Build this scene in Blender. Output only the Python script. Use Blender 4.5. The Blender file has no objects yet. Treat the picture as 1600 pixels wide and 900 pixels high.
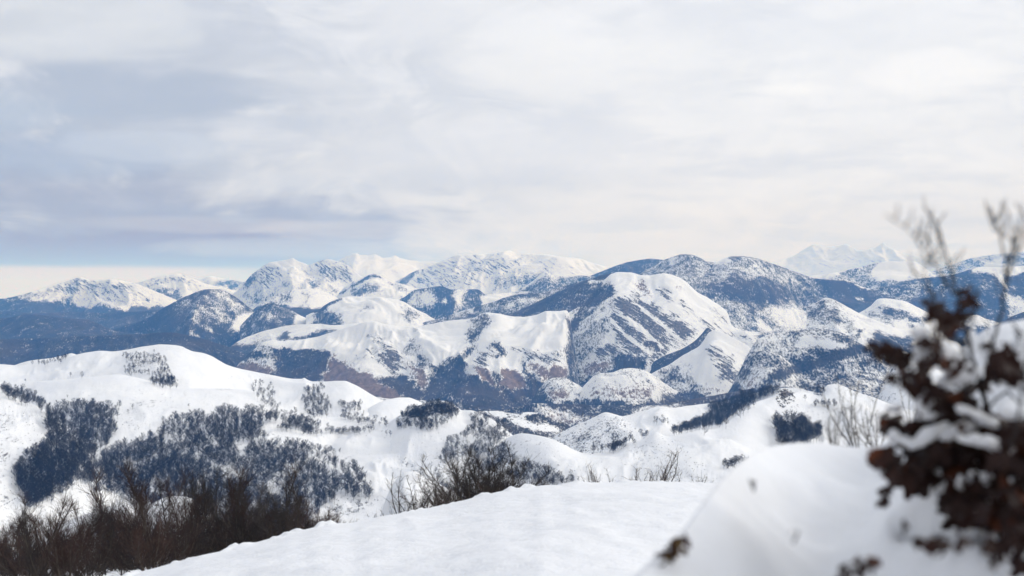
import bpy, math, random
import numpy as np
from mathutils import Vector, Matrix, Euler

sc = bpy.context.scene
R = math.radians
F = 2222.0            # focal length in pixels of a 1600 px wide frame
HZ = 455.0            # row of the horizon

# ------------------------------------------------------------------ camera
cam = bpy.data.cameras.new('camera')
cam.lens = 50.0; cam.sensor_width = 36.0
cam.shift_y = (HZ - 450.0) / 1600.0
cam.clip_start = 0.1; cam.clip_end = 400000.0
cam.dof.use_dof = True
cam.dof.focus_distance = 900.0
cam.dof.aperture_fstop = 2.0
cam_o = bpy.data.objects.new('camera', cam)
cam_o.location = (0, 0, 0); cam_o.rotation_euler = (R(90), 0, 0)
sc.collection.objects.link(cam_o); sc.camera = cam_o

sc.view_settings.view_transform = 'Standard'
sc.view_settings.look = 'None'
sc.view_settings.exposure = 0.32
sc.view_settings.gamma = 1.0
sc.view_settings.use_curve_mapping = False
sc.cycles.volume_bounces = 8
sc.cycles.max_bounces = 12
sc.cycles.diffuse_bounces = 3
sc.cycles.use_denoising = True
sc.cycles.sample_clamp_indirect = 6.0

# ------------------------------------------------------------------ node helpers
class NT:
    def __init__(s, tree):
        s.t = tree; s.n = tree.nodes; s.l = tree.links
    def node(s, typ, **kw):
        n = s.n.new(typ)
        for k, v in kw.items(): setattr(n, k, v)
        return n
    def put(s, sock, v):
        if isinstance(v, bpy.types.NodeSocket): s.l.new(v, sock)
        elif v is not None: sock.default_value = v
    def math(s, op, a, b=None, c=None, clamp=False):
        n = s.node('ShaderNodeMath', operation=op, use_clamp=clamp)
        s.put(n.inputs[0], a)
        if b is not None: s.put(n.inputs[1], b)
        if c is not None: s.put(n.inputs[2], c)
        return n.outputs[0]
    def step(s, v, lo, hi, a=0.0, b=1.0, kind='SMOOTHSTEP'):
        n = s.node('ShaderNodeMapRange', interpolation_type=kind)
        s.put(n.inputs['Value'], v); s.put(n.inputs['From Min'], lo); s.put(n.inputs['From Max'], hi)
        s.put(n.inputs['To Min'], a); s.put(n.inputs['To Max'], b)
        return n.outputs['Result']
    def mix(s, f, a, b, blend='MIX'):
        n = s.node('ShaderNodeMix', data_type='RGBA', blend_type=blend)
        s.put(n.inputs[0], f)
        s.put(n.inputs[6], a if isinstance(a, bpy.types.NodeSocket) else (*a, 1))
        s.put(n.inputs[7], b if isinstance(b, bpy.types.NodeSocket) else (*b, 1))
        return n.outputs[2]
    def noise(s, vec, scale, detail=3.0, rough=0.55, dist=0.0):
        n = s.node('ShaderNodeTexNoise')
        s.put(n.inputs['Vector'], vec); s.put(n.inputs['Scale'], scale)
        s.put(n.inputs['Detail'], detail); s.put(n.inputs['Roughness'], rough); s.put(n.inputs['Distortion'], dist)
        return n.outputs['Fac']
    def vscale(s, vec, k):
        n = s.node('ShaderNodeVectorMath', operation='MULTIPLY')
        s.put(n.inputs[0], vec); n.inputs[1].default_value = k
        return n.outputs[0]
    def dot(s, vec, k):
        n = s.node('ShaderNodeVectorMath', operation='DOT_PRODUCT')
        s.put(n.inputs[0], vec); n.inputs[1].default_value = k
        return n.outputs['Value']
    def comb(s, x, y, z):
        n = s.node('ShaderNodeCombineXYZ')
        s.put(n.inputs[0], x); s.put(n.inputs[1], y); s.put(n.inputs[2], z)
        return n.outputs[0]

# ------------------------------------------------------------------ sky
SUN_ELEV, SUN_AZ = 33.0, 72.0           # azimuth clockwise from the view direction
world = bpy.data.worlds.new('World'); sc.world = world
world.use_nodes = True
W = NT(world.node_tree); W.n.clear()
tc = W.node('ShaderNodeTexCoord').outputs['Generated']
nrm = W.node('ShaderNodeVectorMath', operation='NORMALIZE'); W.l.new(tc, nrm.inputs[0]); D = nrm.outputs[0]
sep = W.node('ShaderNodeSeparateXYZ'); W.l.new(D, sep.inputs[0])
dx, dy, dz = sep.outputs
hz = W.math('ADD', W.math('MAXIMUM', dz, 0.0), 0.10)
flat = W.comb(W.math('DIVIDE', dx, hz), W.math('DIVIDE', dy, hz), 0.0)     # a cloud deck seen in perspective
n_big = W.noise(flat, 0.55, 4.0, 0.5, 0.3)
n_med = W.noise(flat, 1.7, 6.0, 0.58, 0.4)
n_dir = W.noise(W.vscale(D, (5.0, 5.0, 17.0)), 1.0, 6.0, 0.55, 0.5)
n_fin = W.noise(W.vscale(D, (14.0, 14.0, 60.0)), 1.0, 6.0, 0.55, 0.3)
lr = W.step(dx, -0.40, 0.22)                                                # thicker cloud to the left
col = W.mix(lr, (0.415, 0.45, 0.52), (0.81, 0.825, 0.855))
# greyer violet bellies and pale tops
col = W.mix(W.step(n_dir, 0.40, 0.62, 0.0, 0.38), col, (0.90, 0.905, 0.92))
col = W.mix(W.step(n_med, 0.46, 0.62, 0.0, 0.36), col, (0.60, 0.635, 0.71))
col = W.mix(W.step(n_fin, 0.5, 0.66, 0.0, 0.14), col, (0.93, 0.935, 0.94))
n_wisp = W.noise(W.vscale(D, (7.0, 7.0, 34.0)), 1.0, 8.0, 0.62, 1.2)
n_puff = W.noise(W.vscale(D, (11.0, 11.0, 24.0)), 1.0, 8.0, 0.6, 0.8)
col = W.mix(W.step(n_wisp, 0.48, 0.66, 0.0, 0.22), col, (0.56, 0.60, 0.68))
col = W.mix(W.step(n_puff, 0.50, 0.64, 0.0, 0.30), col, (0.93, 0.935, 0.95))
def blob(x0, z0, sx, sz, amt, c):
    """one bank of cloud, centred on a bearing (x0) and height (z0)"""
    global col
    a = W.math('DIVIDE', W.math('SUBTRACT', dx, x0), sx)
    b = W.math('DIVIDE', W.math('SUBTRACT', dz, z0), sz)
    r2 = W.math('ADD', W.math('MULTIPLY', a, a), W.math('MULTIPLY', b, b))
    r2 = W.math('ADD', r2, W.math('MULTIPLY', W.math('SUBTRACT', n_dir, 0.5), 3.2))
    r2 = W.math('ADD', r2, W.math('MULTIPLY', W.math('SUBTRACT', n_puff, 0.5), 2.6))
    f = W.step(r2, 0.1, 1.25, amt, 0.0)
    f = W.math('MULTIPLY', f, W.step(dy, 0.0, 0.3))
    col = W.mix(f, col, c)
# (px-800)/2222, (455-py)/2222
blob(-0.335, 0.185, 0.13, 0.035, 0.55, (0.74, 0.76, 0.78))
blob(-0.255, 0.133, 0.12, 0.018, 0.85, (0.43, 0.47, 0.55))
blob(-0.16, 0.115, 0.06, 0.010, 0.5, (0.50, 0.54, 0.62))
blob(-0.36, 0.120, 0.07, 0.018, 0.7, (0.44, 0.50, 0.60))
blob(-0.335, 0.088, 0.10, 0.018, 0.75, (0.40, 0.45, 0.56))
blob(-0.245, 0.098, 0.06, 0.010, 0.5, (0.60, 0.65, 0.74))
blob(-0.30, 0.042, 0.30, 0.036, 0.85, (0.36, 0.36, 0.42))
blob(-0.32, 0.018, 0.32, 0.034, 0.95, (0.33, 0.25, 0.215))
blob(-0.22, 0.046, 0.10, 0.006, 0.4, (0.60, 0.60, 0.63))
blob(-0.125, 0.030, 0.10, 0.008, 0.6, (0.56, 0.58, 0.64))
blob(-0.11, 0.043, 0.07, 0.007, 0.35, (0.78, 0.79, 0.81))
blob(0.05, 0.165, 0.10, 0.035, 0.65, (0.87, 0.875, 0.885))
blob(0.00, 0.100, 0.10, 0.025, 0.35, (0.73, 0.76, 0.83))
blob(0.19, 0.138, 0.034, 0.006, 0.75, (0.93, 0.935, 0.94))
blob(0.285, 0.145, 0.05, 0.016, 0.55, (0.95, 0.95, 0.955))
blob(0.215, 0.175, 0.09, 0.014, 0.45, (0.77, 0.79, 0.835))
blob(0.27, 0.108, 0.07, 0.012, 0.55, (0.80, 0.81, 0.83))
blob(0.10, 0.045, 0.09, 0.005, 0.5, (0.75, 0.78, 0.83))
# thin break along the left horizon, faintly pink
f = W.math('MULTIPLY', W.step(W.math('ADD', dz, W.math('MULTIPLY', n_dir, 0.006)), 0.0165, 0.0215, 1.0, 0.0), W.step(dx, -0.24, -0.10, 1.0, 0.0))
col = W.mix(W.math('MULTIPLY', f, 0.85), col, (0.84, 0.76, 0.75))
col = W.mix(1.0, col, W.mix(W.step(dz, 0.0, 0.16), (0.84, 0.86, 0.92), (0.87, 0.885, 0.915)), 'MULTIPLY')
bg_cloud = W.node('ShaderNodeBackground'); W.l.new(col, bg_cloud.inputs[0]); bg_cloud.inputs[1].default_value = 1.0
sky = W.node('ShaderNodeTexSky', sky_type='NISHITA', sun_disc=False)
sky.sun_elevation = R(SUN_ELEV); sky.sun_rotation = R(SUN_AZ); sky.altitude = 1100
bg_sky = W.node('ShaderNodeBackground'); W.l.new(sky.outputs[0], bg_sky.inputs[0]); bg_sky.inputs[1].default_value = 0.10
mx = W.node('ShaderNodeMixShader')
W.l.new(W.step(n_big, 0.3, 0.6, 0.975, 0.995), mx.inputs[0])
W.l.new(bg_sky.outputs[0], mx.inputs[1]); W.l.new(bg_cloud.outputs[0], mx.inputs[2])
wo = W.node('ShaderNodeOutputWorld'); W.l.new(mx.outputs[0], wo.inputs[0])

sun = bpy.data.lights.new('sun', 'SUN'); sun.energy = 1.15; sun.angle = R(25); sun.color = (1.0, 0.99, 0.985)
sun_o = bpy.data.objects.new('sun', sun); sc.collection.objects.link(sun_o)
sd = Vector((math.sin(R(SUN_AZ)) * math.cos(R(SUN_ELEV)), math.cos(R(SUN_AZ)) * math.cos(R(SUN_ELEV)), math.sin(R(SUN_ELEV))))
sun_o.rotation_euler = sd.to_track_quat('Z', 'Y').to_euler()

# ------------------------------------------------------------------ haze: one closed box of thin bluish air
HAZE_DENSITY, HAZE_COLOR = 5.8e-5, (0.14, 0.43, 1.0)
def haze_box():
    m = bpy.data.materials.new('haze'); m.use_nodes = True
    t = NT(m.node_tree); t.n.clear()
    v = t.node('ShaderNodeVolumePrincipled')
    v.inputs['Color'].default_value = (*HAZE_COLOR, 1)
    v.inputs['Absorption Color'].default_value = (1, 1, 1, 1)
    v.inputs['Density'].default_value = HAZE_DENSITY
    v.inputs['Anisotropy'].default_value = 0.0
    o = t.node('ShaderNodeOutputMaterial'); t.l.new(v.outputs[0], o.inputs['Volume'])
    x0, x1, y0, y1, z0, z1 = -121000, 121000, -3000, 141000, -702, 960
    vs = [(x, y, z) for x in (x0, x1) for y in (y0, y1) for z in (z0, z1)]
    fs = [(0, 1, 3, 2), (4, 6, 7, 5), (0, 4, 5, 1), (2, 3, 7, 6), (0, 2, 6, 4), (1, 5, 7, 3)]
    me = bpy.data.meshes.new('haze'); me.from_pydata(vs, [], fs); me.materials.append(m)
    o = bpy.data.objects.new('haze', me); o['kind'] = 'stuff'; sc.collection.objects.link(o)

# ------------------------------------------------------------------ numpy noise
def _hash(ix, iy, seed):
    h = (ix.astype(np.int64) * 374761393 + iy.astype(np.int64) * 668265263 + seed * 1442695041) & 0xFFFFFFFF
    h = ((h ^ (h >> 13)) * 1274126177) & 0xFFFFFFFF
    return ((h ^ (h >> 16)) & 0xFFFF) / 65535.0
def vnoise(x, y, seed=0):
    x0 = np.floor(x); y0 = np.floor(y); fx = x - x0; fy = y - y0
    fx = fx * fx * fx * (fx * (fx * 6 - 15) + 10); fy = fy * fy * fy * (fy * (fy * 6 - 15) + 10)
    a = _hash(x0, y0, seed); b = _hash(x0 + 1, y0, seed); c = _hash(x0, y0 + 1, seed); d = _hash(x0 + 1, y0 + 1, seed)
    return (a * (1 - fx) + b * fx) * (1 - fy) + (c * (1 - fx) + d * fx) * fy
def fbm(x, y, octv=4, seed=0, gain=0.5):
    s = np.zeros_like(x); a = 1.0; t = 0.0
    for i in range(octv):
        s += a * (vnoise(x, y, seed + i * 17) - 0.5) * 2; t += a
        x = x * 2.03 + 5.1; y = y * 2.03 - 3.7; a *= gain
    return s / t
def ridged(x, y, octv=4, seed=0):
    s = np.zeros_like(x); a = 1.0; t = 0.0
    for i in range(octv):
        s += a * (1 - np.abs(vnoise(x, y, seed + i * 31) - 0.5) * 4); t += a
        x = x * 2.1 + 3.3; y = y * 2.1 + 7.7; a *= 0.5
    return s / t
def smooth_line(pts, xs):
    """monotone cubic through traced points"""
    pts = sorted(pts); X = np.array([p[0] for p in pts], float); Y = np.array([p[1] for p in pts], float)
    h = np.diff(X); dl = np.diff(Y) / h; m = np.zeros(len(X)); m[0] = dl[0]; m[-1] = dl[-1]
    for i in range(1, len(X) - 1):
        if dl[i - 1] * dl[i] > 0: m[i] = 2 * dl[i - 1] * dl[i] / (dl[i - 1] + dl[i])
    i = np.clip(np.searchsorted(X, xs) - 1, 0, len(X) - 2)
    t = np.clip((xs - X[i]) / h[i], 0, 1)
    return (2*t**3 - 3*t**2 + 1)*Y[i] + (t**3 - 2*t**2 + t)*h[i]*m[i] + (-2*t**3 + 3*t**2)*Y[i+1] + (t**3 - t**2)*h[i]*m[i+1]
def poly_sd(px, py, poly):
    """signed distance in degrees-of-view units, positive inside"""
    P = np.array(poly, float); Q = np.roll(P, -1, axis=0)
    d2 = np.full(px.shape, 1e12); inside = np.zeros(px.shape, bool)
    for (ax, ay), (bx, by) in zip(P, Q):
        ex, ey = bx - ax, by - ay
        t = np.clip(((px - ax) * ex + (py - ay) * ey) / (ex * ex + ey * ey + 1e-9), 0, 1)
        d2 = np.minimum(d2, (px - ax - t * ex) ** 2 + (py - ay - t * ey) ** 2)
        if ay != by:
            inside ^= ((ay > py) != (by > py)) & (px < ex * (py - ay) / ey + ax)
    d = np.sqrt(d2)
    return np.where(inside, d, -d)

def grid_mesh(name, co, nu, nv, mats, cover=None, smooth=True):
    me = bpy.data.meshes.new(name)
    me.vertices.add(nu * nv); me.vertices.foreach_set('co', co.reshape(-1).astype(np.float32))
    iu, iv = np.meshgrid(np.arange(nu - 1), np.arange(nv - 1), indexing='ij')
    a = (iu * nv + iv).reshape(-1)
    q = np.stack([a, a + 1, a + nv + 1, a + nv], 1).astype(np.int32)
    n = len(q)
    me.loops.add(n * 4); me.loops.foreach_set('vertex_index', q.reshape(-1))
    me.polygons.add(n); me.polygons.foreach_set('loop_start', np.arange(0, n * 4, 4, dtype=np.int32))
    me.polygons.foreach_set('loop_total', np.full(n, 4, dtype=np.int32))
    me.polygons.foreach_set('use_smooth', np.full(n, smooth))
    if cover is not None:
        at = me.attributes.new('cover', 'FLOAT_COLOR', 'POINT')
        at.data.foreach_set('color', cover.reshape(-1).astype(np.float32))
    me.update(calc_edges=True)
    me.materials.append(mats)
    return me

# ------------------------------------------------------------------ land material
def land_material(name, tree_scale=14.0, bump=1.0):
    """snow, bare wood, rock and dead grass; where each grows is stored on the land itself"""
    m = bpy.data.materials.new(name); m.use_nodes = True
    t = NT(m.node_tree); t.n.clear()
    pos = t.node('ShaderNodeNewGeometry').outputs['Position']
    at = t.node('ShaderNodeAttribute', attribute_name='cover')
    s = t.node('ShaderNodeSeparateColor'); t.l.new(at.outputs['Color'], s.inputs[0])
    f, rk, br = s.outputs[0], s.outputs[1], s.outputs[2]
    k = 1.0 / tree_scale
    n_tree = t.noise(t.vscale(pos, (k * 1.25, k * 0.5, k * 0.62)), 1.0, 2.5, 0.7)
    n_cl = t.noise(t.vscale(pos, (k * .20, k * .12, k * .18)), 1.0, 4.0, 0.62, 0.4)
    n_wide = t.noise(t.vscale(pos, (k * .05, k * .04, k * .06)), 1.0, 3.0, 0.6)
    nn = t.math('ADD', t.math('MULTIPLY', n_tree, 3.0), t.math('MULTIPLY', n_cl, 2.4))
    nn = t.math('ADD', nn, t.math('MULTIPLY', n_wide, 1.3))
    nn = t.math('SUBTRACT', nn, 2.85)                          # about 0..1, centred on 0.5
    fd = t.math('MINIMUM', t.math('MULTIPLY_ADD', f, 1.6, -0.45), 1.32)
    fm = t.step(t.math('SUBTRACT', fd, nn), -0.52, 0.52)
    fm = t.math('MULTIPLY', fm, t.step(f, 0.01, 0.05))
    u = t.dot(pos, (0.60, 0.10, 0.79)); v = t.dot(pos, (0.79, 0.2, -0.60)); w = t.dot(pos, (0.0, 1.0, 0.1))
    n_rk = t.noise(t.comb(t.math('MULTIPLY', u, k * .75), t.math('MULTIPLY', v, k * .15), t.math('MULTIPLY', w, k * .08)), 1.0, 5.0, 0.72, 0.9)
    n_r2 = t.noise(t.vscale(pos, (k * 1.1, k * .5, k * 1.1)), 1.0, 3.0, 0.65)
    rr = t.math('SUBTRACT', t.math('ADD', t.math('MULTIPLY', n_rk, 2.8), t.math('MULTIPLY', n_r2, 1.0)), 1.4)
    rm = t.step(t.math('SUBTRACT', rk, rr), -0.12, 0.12)
    rm = t.math('MULTIPLY', rm, t.step(rk, 0.01, 0.05))
    n_b = t.noise(t.vscale(pos, (k * .5, k * .3, k * .4)), 1.0, 5.0, 0.7)
    bb = t.math('SUBTRACT', t.math('ADD', t.math('MULTIPLY', n_b, 1.5), t.math('MULTIPLY', n_tree, 1.5)), 1.0)
    bm = t.step(t.math('SUBTRACT', br, bb), -0.22, 0.22)
    bm = t.math('MULTIPLY', bm, t.step(br, 0.01, 0.05))
    snow = t.mix(t.step(n_wide, 0.3, 0.7), (0.86, 0.865, 0.875), (0.90, 0.90, 0.895))
    grass = t.mix(t.step(n_b, 0.35, 0.65), (0.150, 0.105, 0.085), (0.27, 0.195, 0.16))
    rock = t.mix(t.step(n_r2, 0.35, 0.65), (0.055, 0.05, 0.05), (0.20, 0.18, 0.17))
    wood = t.mix(t.step(n_tree, 0.38, 0.62), (0.016, 0.016, 0.017), (0.052, 0.049, 0.051))
    wood = t.mix(t.step(n_cl, 0.4, 0.62, 0.0, 0.6), wood, (0.055, 0.046, 0.042))
    n_reg = t.noise(t.vscale(pos, (k * .022, k * .012, k * .03)), 1.0, 4.0, 0.6, 0.6)
    wood = t.mix(t.step(n_reg, 0.46, 0.62, 0.0, 0.6), wood, (0.088, 0.064, 0.052))
    c = t.mix(bm, snow, grass); c = t.mix(rm, c, rock); c = t.mix(fm, c, wood)
    # relief: trees stand up from the ground, snow lies wind-packed
    h = t.math('ADD', t.math('MULTIPLY', t.math('MULTIPLY', fm, n_tree), tree_scale * 0.6),
               t.math('MULTIPLY', rm, tree_scale * 0.25))
    h = t.math('ADD', h, t.math('MULTIPLY', n_cl, 2.0 * bump))
    b = t.node('ShaderNodeBump'); b.inputs['Strength'].default_value = 0.8; b.inputs['Distance'].default_value = 1.0
    t.l.new(h, b.inputs['Height'])
    p = t.node('ShaderNodeBsdfPrincipled'); t.l.new(c, p.inputs['Base Color'])
    p.inputs['Roughness'].default_value = 0.85; p.inputs['Specular IOR Level'].default_value = 0.15
    t.l.new(b.outputs[0], p.inputs['Normal'])
    o = t.node('ShaderNodeOutputMaterial'); t.l.new(p.outputs[0], o.inputs[0])
    return m
M_FAR = land_material('land_far', 15.0)
M_MID = land_material('land_mid', 8.5)
M_NEAR = land_material('land_near', 4.0, 1.0)

LAYERS = {}
def ridge(key, name, crest, d, drop, slope, cover=(), base=(0, 0, 0), rough=0.6, relief=30.0, rscale=700.0,
          step=2.0, rows=60, mat=None, power=1.2, seed=1, back=0.55, smo=1.0):
    """a real landform: a crest at its own distance, a front slope coming towards the viewer and a back slope"""
    crest = sorted(crest)                                   # ranges that leave the view carry on beyond it
    if crest[-1][0] >= 1590:
        q = crest[-1]; crest = crest + [(q[0] + 160 * i, q[1] + 10 * math.sin(i * 1.9 + seed) - 4 * (i % 2) + 1.5 * i) for i in range(1, 6)]
    if crest[0][0] <= -50:
        q = crest[0]; crest = [(q[0] - 160 * i, q[1] + 9 * math.sin(i * 1.7 + seed) - 1.5 * i) for i in range(5, 0, -1)] + crest
    xs = np.arange(min(p[0] for p in crest), max(p[0] for p in crest) + step, step)
    cy = smooth_line(crest, xs)
    dc = np.interp(xs, [q[0] for q in d], [q[1] for q in d]) if isinstance(d, (list, tuple)) else np.full(xs.shape, float(d))
    if len(dc) > 90: dc = np.convolve(np.pad(dc, 40, mode='edge'), np.ones(81) / 81, mode='valid')
    cy = cy + rough * fbm(xs / 9.0, xs * 0 + seed * 3.7, 4, seed, 0.65)
    dc = dc * (1 + 0.02 * fbm(xs / 140.0, xs * 0 + seed, 1, seed + 5))
    zc = -(cy - HZ) / F * dc
    s = np.linspace(0, 1, rows) ** 1.15
    nb = 7
    sb = np.linspace(1, 0, nb, endpoint=False)               # back slope, farthest first
    run = drop / slope
    Y = dc[:, None] - run * s[None, :]
    Z = zc[:, None] - drop * (s[None, :] ** power)
    # the crest's notches and knobs die out down the slope
    ksm = [0, 6, 16, 40, 90]; zs = [zc]
    for k in ksm[1:]:
        r = int(k * 2 / step) + 1; kr = np.exp(-0.5 * (np.arange(-r, r + 1) * step / k) ** 2); kr /= kr.sum()
        zs.append(np.convolve(np.pad(zc, r, mode='reflect', reflect_type='odd'), kr, mode='valid') if len(zc) > r else zs[-1])
    zs = np.array(zs); lv = np.minimum(s ** 0.75 * smo * (len(ksm) - 1), len(ksm) - 1.001); li = lv.astype(int); lf = lv - li
    Zc2 = (zs[li].T * (1 - lf) + zs[li + 1].T * lf)
    Z = Z + (Zc2 - zc[:, None])
    X = (xs[:, None] - 800) / F * Y
    g = np.minimum(1, s / 0.07)[None, :] * np.ones_like(X)
    n1 = fbm(X / rscale, Y / rscale, 5, seed + 11)
    wx_ = X + rscale * .55 * fbm(X / (rscale * .9), Y / (rscale * .9), 3, seed + 41)
    n2 = ridged(wx_ / (rscale * .8), Y / (rscale * 1.7) + 9, 5, seed + 23)
    Z = Z + relief * g * (0.6 * n1 + 1.15 * (n2 - 0.3)) 
    lim = (zc / dc)[:, None] * Y - (s * drop * 0.05)[None, :]   # the crest stays the skyline
    Z = np.where(Z > lim, lim, Z)
    Yb = dc[:, None] + run * 0.6 * sb[None, :]
    Zb = zc[:, None] - drop * 0.6 * back * 2 * sb[None, :] ** 1.3
    Xb = (xs[:, None] - 800) / F * Yb
    co = np.stack([np.concatenate([Xb, X], 1), np.concatenate([Yb, Y], 1), np.concatenate([Zb, Z], 1)], -1)
    nu, nv = co.shape[:2]
    PX = 800 + co[..., 0] / co[..., 1] * F; PY = HZ - co[..., 2] / co[..., 1] * F
    cv = np.zeros((nu, nv, 4)); cv[..., 3] = 1
    for c in range(3): cv[..., c] = base[c]
    for it in cover:
        ch, val, soft, warp, poly = it
        soft *= 1.9 if soft >= 3 else 1.4; warp = warp * 2.0 + 0.6
        wx = PX + warp * fbm(PX / 14.0, PY / 10.0, 4, 71 + seed, 0.6); wy = PY + warp * fbm(PX / 14.0 + 40, PY / 10.0, 4, 91 + seed, 0.6)
        xs_ = [p[0] for p in poly]; ys_ = [p[1] for p in poly]; mg = soft + warp + 2
        sel = (wx > min(xs_) - mg) & (wx < max(xs_) + mg) & (wy > min(ys_) - mg) & (wy < max(ys_) + mg)
        if not sel.any(): continue
        a = np.clip(poly_sd(wx[sel], wy[sel], poly) / soft * 0.5 + 0.5, 0, 1)
        for c in range(3):
            tgt = 0.0
            if ch == 's': tgt = 0.0
            elif ch == 'frb'[c]: tgt = val
            elif ch in 'frb' and c != 'frb'.index(ch):
                tgt = 0.0
            cv[..., c][sel] = cv[..., c][sel] * (1 - a) + tgt * a
    me = grid_mesh(name, co, nu, nv, mat or M_MID, cv)
    o = bpy.data.objects.new(name, me); o['kind'] = 'structure'; sc.collection.objects.link(o)
    LAYERS[key] = (xs, co[:, nb:, :], PY[:, nb:])
    return o
def on(key, px, py):
    """the point of a landform seen at a bearing"""
    xs, co, PY = LAYERS[key]
    i = int(np.clip(round((px - xs[0]) / (xs[1] - xs[0])), 0, len(xs) - 1))
    col = PY[i]
    j = np.nonzero((col[:-1] <= py) & (col[1:] > py))[0]
    if len(j) == 0: return None
    j = j[-1]; t = (py - col[j]) / (col[j + 1] - col[j] + 1e-9)
    p = co[i, j] * (1 - t) + co[i, j + 1] * t
    return Vector(((px - 800) / F * p[1], p[1], p[2]))
# ------------------------------------------------------------------ valley floor, out to the horizon
def ground():
    m = M_FAR
    n = 60
    xs = np.linspace(-1, 1, n); ys = np.linspace(0, 1, n)
    co = np.zeros((n, n, 3)); cv = np.zeros((n, n, 4)); cv[..., 3] = 1
    co[..., 0] = np.sign(xs)[:, None] * (np.abs(xs)[:, None] ** 1.6) * 120000
    co[..., 1] = -2000 + 142000 * ys[None, :] ** 2
    co[..., 2] = -700
    # wooded valley close by; mostly unseen plain beyond, made snowy to brighten the haze
    cv[..., 0] = np.where((co[..., 1] < 17000) & (np.abs(co[..., 0]) < 12000), 1.2, 0.35)
    me = grid_mesh('ground', co, n, n, m, cv)
    o = bpy.data.objects.new('ground', me); o['kind'] = 'structure'; sc.collection.objects.link(o)
ground()

# ------------------------------------------------------------------ mountains, farthest first
# crest points are bearings and heights as surveyed from the viewpoint; each range has its own distance in metres
ridge('pale_left', 'mountain_range', [(480,440),(500,425),(520,411),(535,403),(548,397),(556,395),(563,399),(575,399),(585,397),(600,403),(610,402),(617,399),(625,403),(650,408),(680,409),(700,405),(730,400),(760,404)],
      21000, 700, .55, rough=1.0, relief=180, rscale=2000, mat=M_FAR, seed=2,
      cover=[('r',.22,4,4,[(500,425),(540,405),(560,405),(540,425),(520,440)]),('r',.10,6,4,[(560,410),(640,408),(700,420),(600,440)])])
ridge('pale_right', 'mountain_range', [(1150,425),(1180,412),(1210,409),(1240,400),(1262,386),(1275,381),(1290,385),(1300,386),(1320,381),(1333,388),(1340,392),(1360,389),(1373,384),(1380,379),(1386,386),(1400,390),(1415,397),(1440,404),(1470,412),(1520,415),(1600,410),(1700,405)],
      25000, 900, .6, rough=1.6, relief=300, rscale=1760, mat=M_FAR, seed=3,
      cover=[('r',.18,5,6,[(1240,402),(1280,384),(1400,382),(1440,406),(1420,415),(1340,430),(1240,425)])])
ridge('pale_mid', 'mountain_range', [(820,430),(850,418),(868,408),(885,401),(900,403),(915,408),(930,412),(950,417),(985,415),(1040,410),(1090,412)],
      20000, 700, .55, rough=1.0, relief=180, rscale=1600, mat=M_FAR, seed=4,
      cover=[('r',.2,5,5,[(850,415),(900,402),(960,415),(940,430),(860,430)])])
ridge('far_right', 'mountain_range', [(1400,440),(1450,426),(1480,416),(1500,409),(1520,403),(1550,398),(1580,394),(1620,391),(1700,386)],
      17000, 700, .5, rough=0.7, relief=135, rscale=1200, mat=M_FAR, seed=5, base=(.30,0,0),
      cover=[('f',.75,5,5,[(1440,428),(1520,404),(1550,405),(1500,425),(1450,435)]),('f',.7,5,4,[(1570,400),(1640,393),(1640,415),(1570,415)])])
ridge('far_left_low', 'mountain_range', [(250,447),(290,430),(310,434),(330,431),(345,434),(365,438),(385,440),(410,438),(440,440)],
      19000, 600, .5, rough=1.0, relief=135, rscale=1200, mat=M_FAR, seed=6,
      cover=[('f',.4,4,4,[(290,436),(420,440),(420,452),(310,450)]),('f',1.,3,3,[(340,440),(370,441),(372,447),(335,447)])])
ridge('white_wall', 'mountain_range', [(575,470),(600,450),(622,438),(640,428),(652,422),(665,418),(680,412),(692,407),(705,401),(715,398),(740,397),(770,396),(785,393),(795,391),(802,394),(820,396),(850,397),(875,401),(905,404),(925,411),(945,416),(990,420),(1040,430)],
      15000, 800, .55, rough=0.8, relief=225, rscale=1200, mat=M_FAR, seed=7, rows=80,
      cover=[('r',.35,5,5,[(640,428),(700,403),(830,396),(860,405),(810,425),(760,440),(690,455),(640,450)]),
             ('r',.16,5,5,[(820,398),(940,412),(900,425),(820,430)]),
             ('f',.95,3,3,[(615,441),(650,422),(654,424),(640,442),(625,447)]),
             ('f',.62,4,4,[(765,432),(800,426),(828,429),(818,452),(770,455)]),
             ('f',.9,3,3,[(820,440),(850,422),(858,425),(845,440),(830,452),(815,455)])])
ridge('white_wall_spur', 'mountain_range', [(795,470),(815,452),(835,437),(852,423),(862,430),(880,431),(890,433),(905,430),(925,432),(960,436),(990,440)],
      12500, 500, .45, rough=0.7, relief=135, rscale=960, mat=M_FAR, seed=8, base=(.80,0,0),
      cover=[('s',0,4,4,[(850,423),(900,403),(930,425),(890,432),(860,434)]),('s',0,2,2,[(800,455),(845,427),(850,429),(810,458)]),
             ('f',.55,3,3,[(860,440),(900,438),(900,450),(860,450)])])
ridge('left_massif_back', 'mountain_range', [(190,452),(205,444),(222,440),(240,434),(255,430),(265,429),(278,427),(290,431),(303,436),(322,443),(345,449),(370,455),(420,470)],
      15000, 700, .5, rough=0.9, relief=165, rscale=960, mat=M_FAR, seed=9,
      cover=[('f',1.3,3,4,[(150,470),(250,484),(430,470),(430,600),(100,600)]),
             ('r',.45,4,4,[(190,450),(240,434),(280,428),(320,444),(280,445),(235,450)]),
             ('f',.8,3,4,[(232,452),(250,450),(280,452),(310,455),(315,470),(265,478),(245,470)]),
             ('s',0,3,3,[(283,455),(300,456),(305,462),(285,470),(280,462)]),
             ('s',0,2,2,[(252,472),(262,472),(258,480),(250,478)])])
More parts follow.
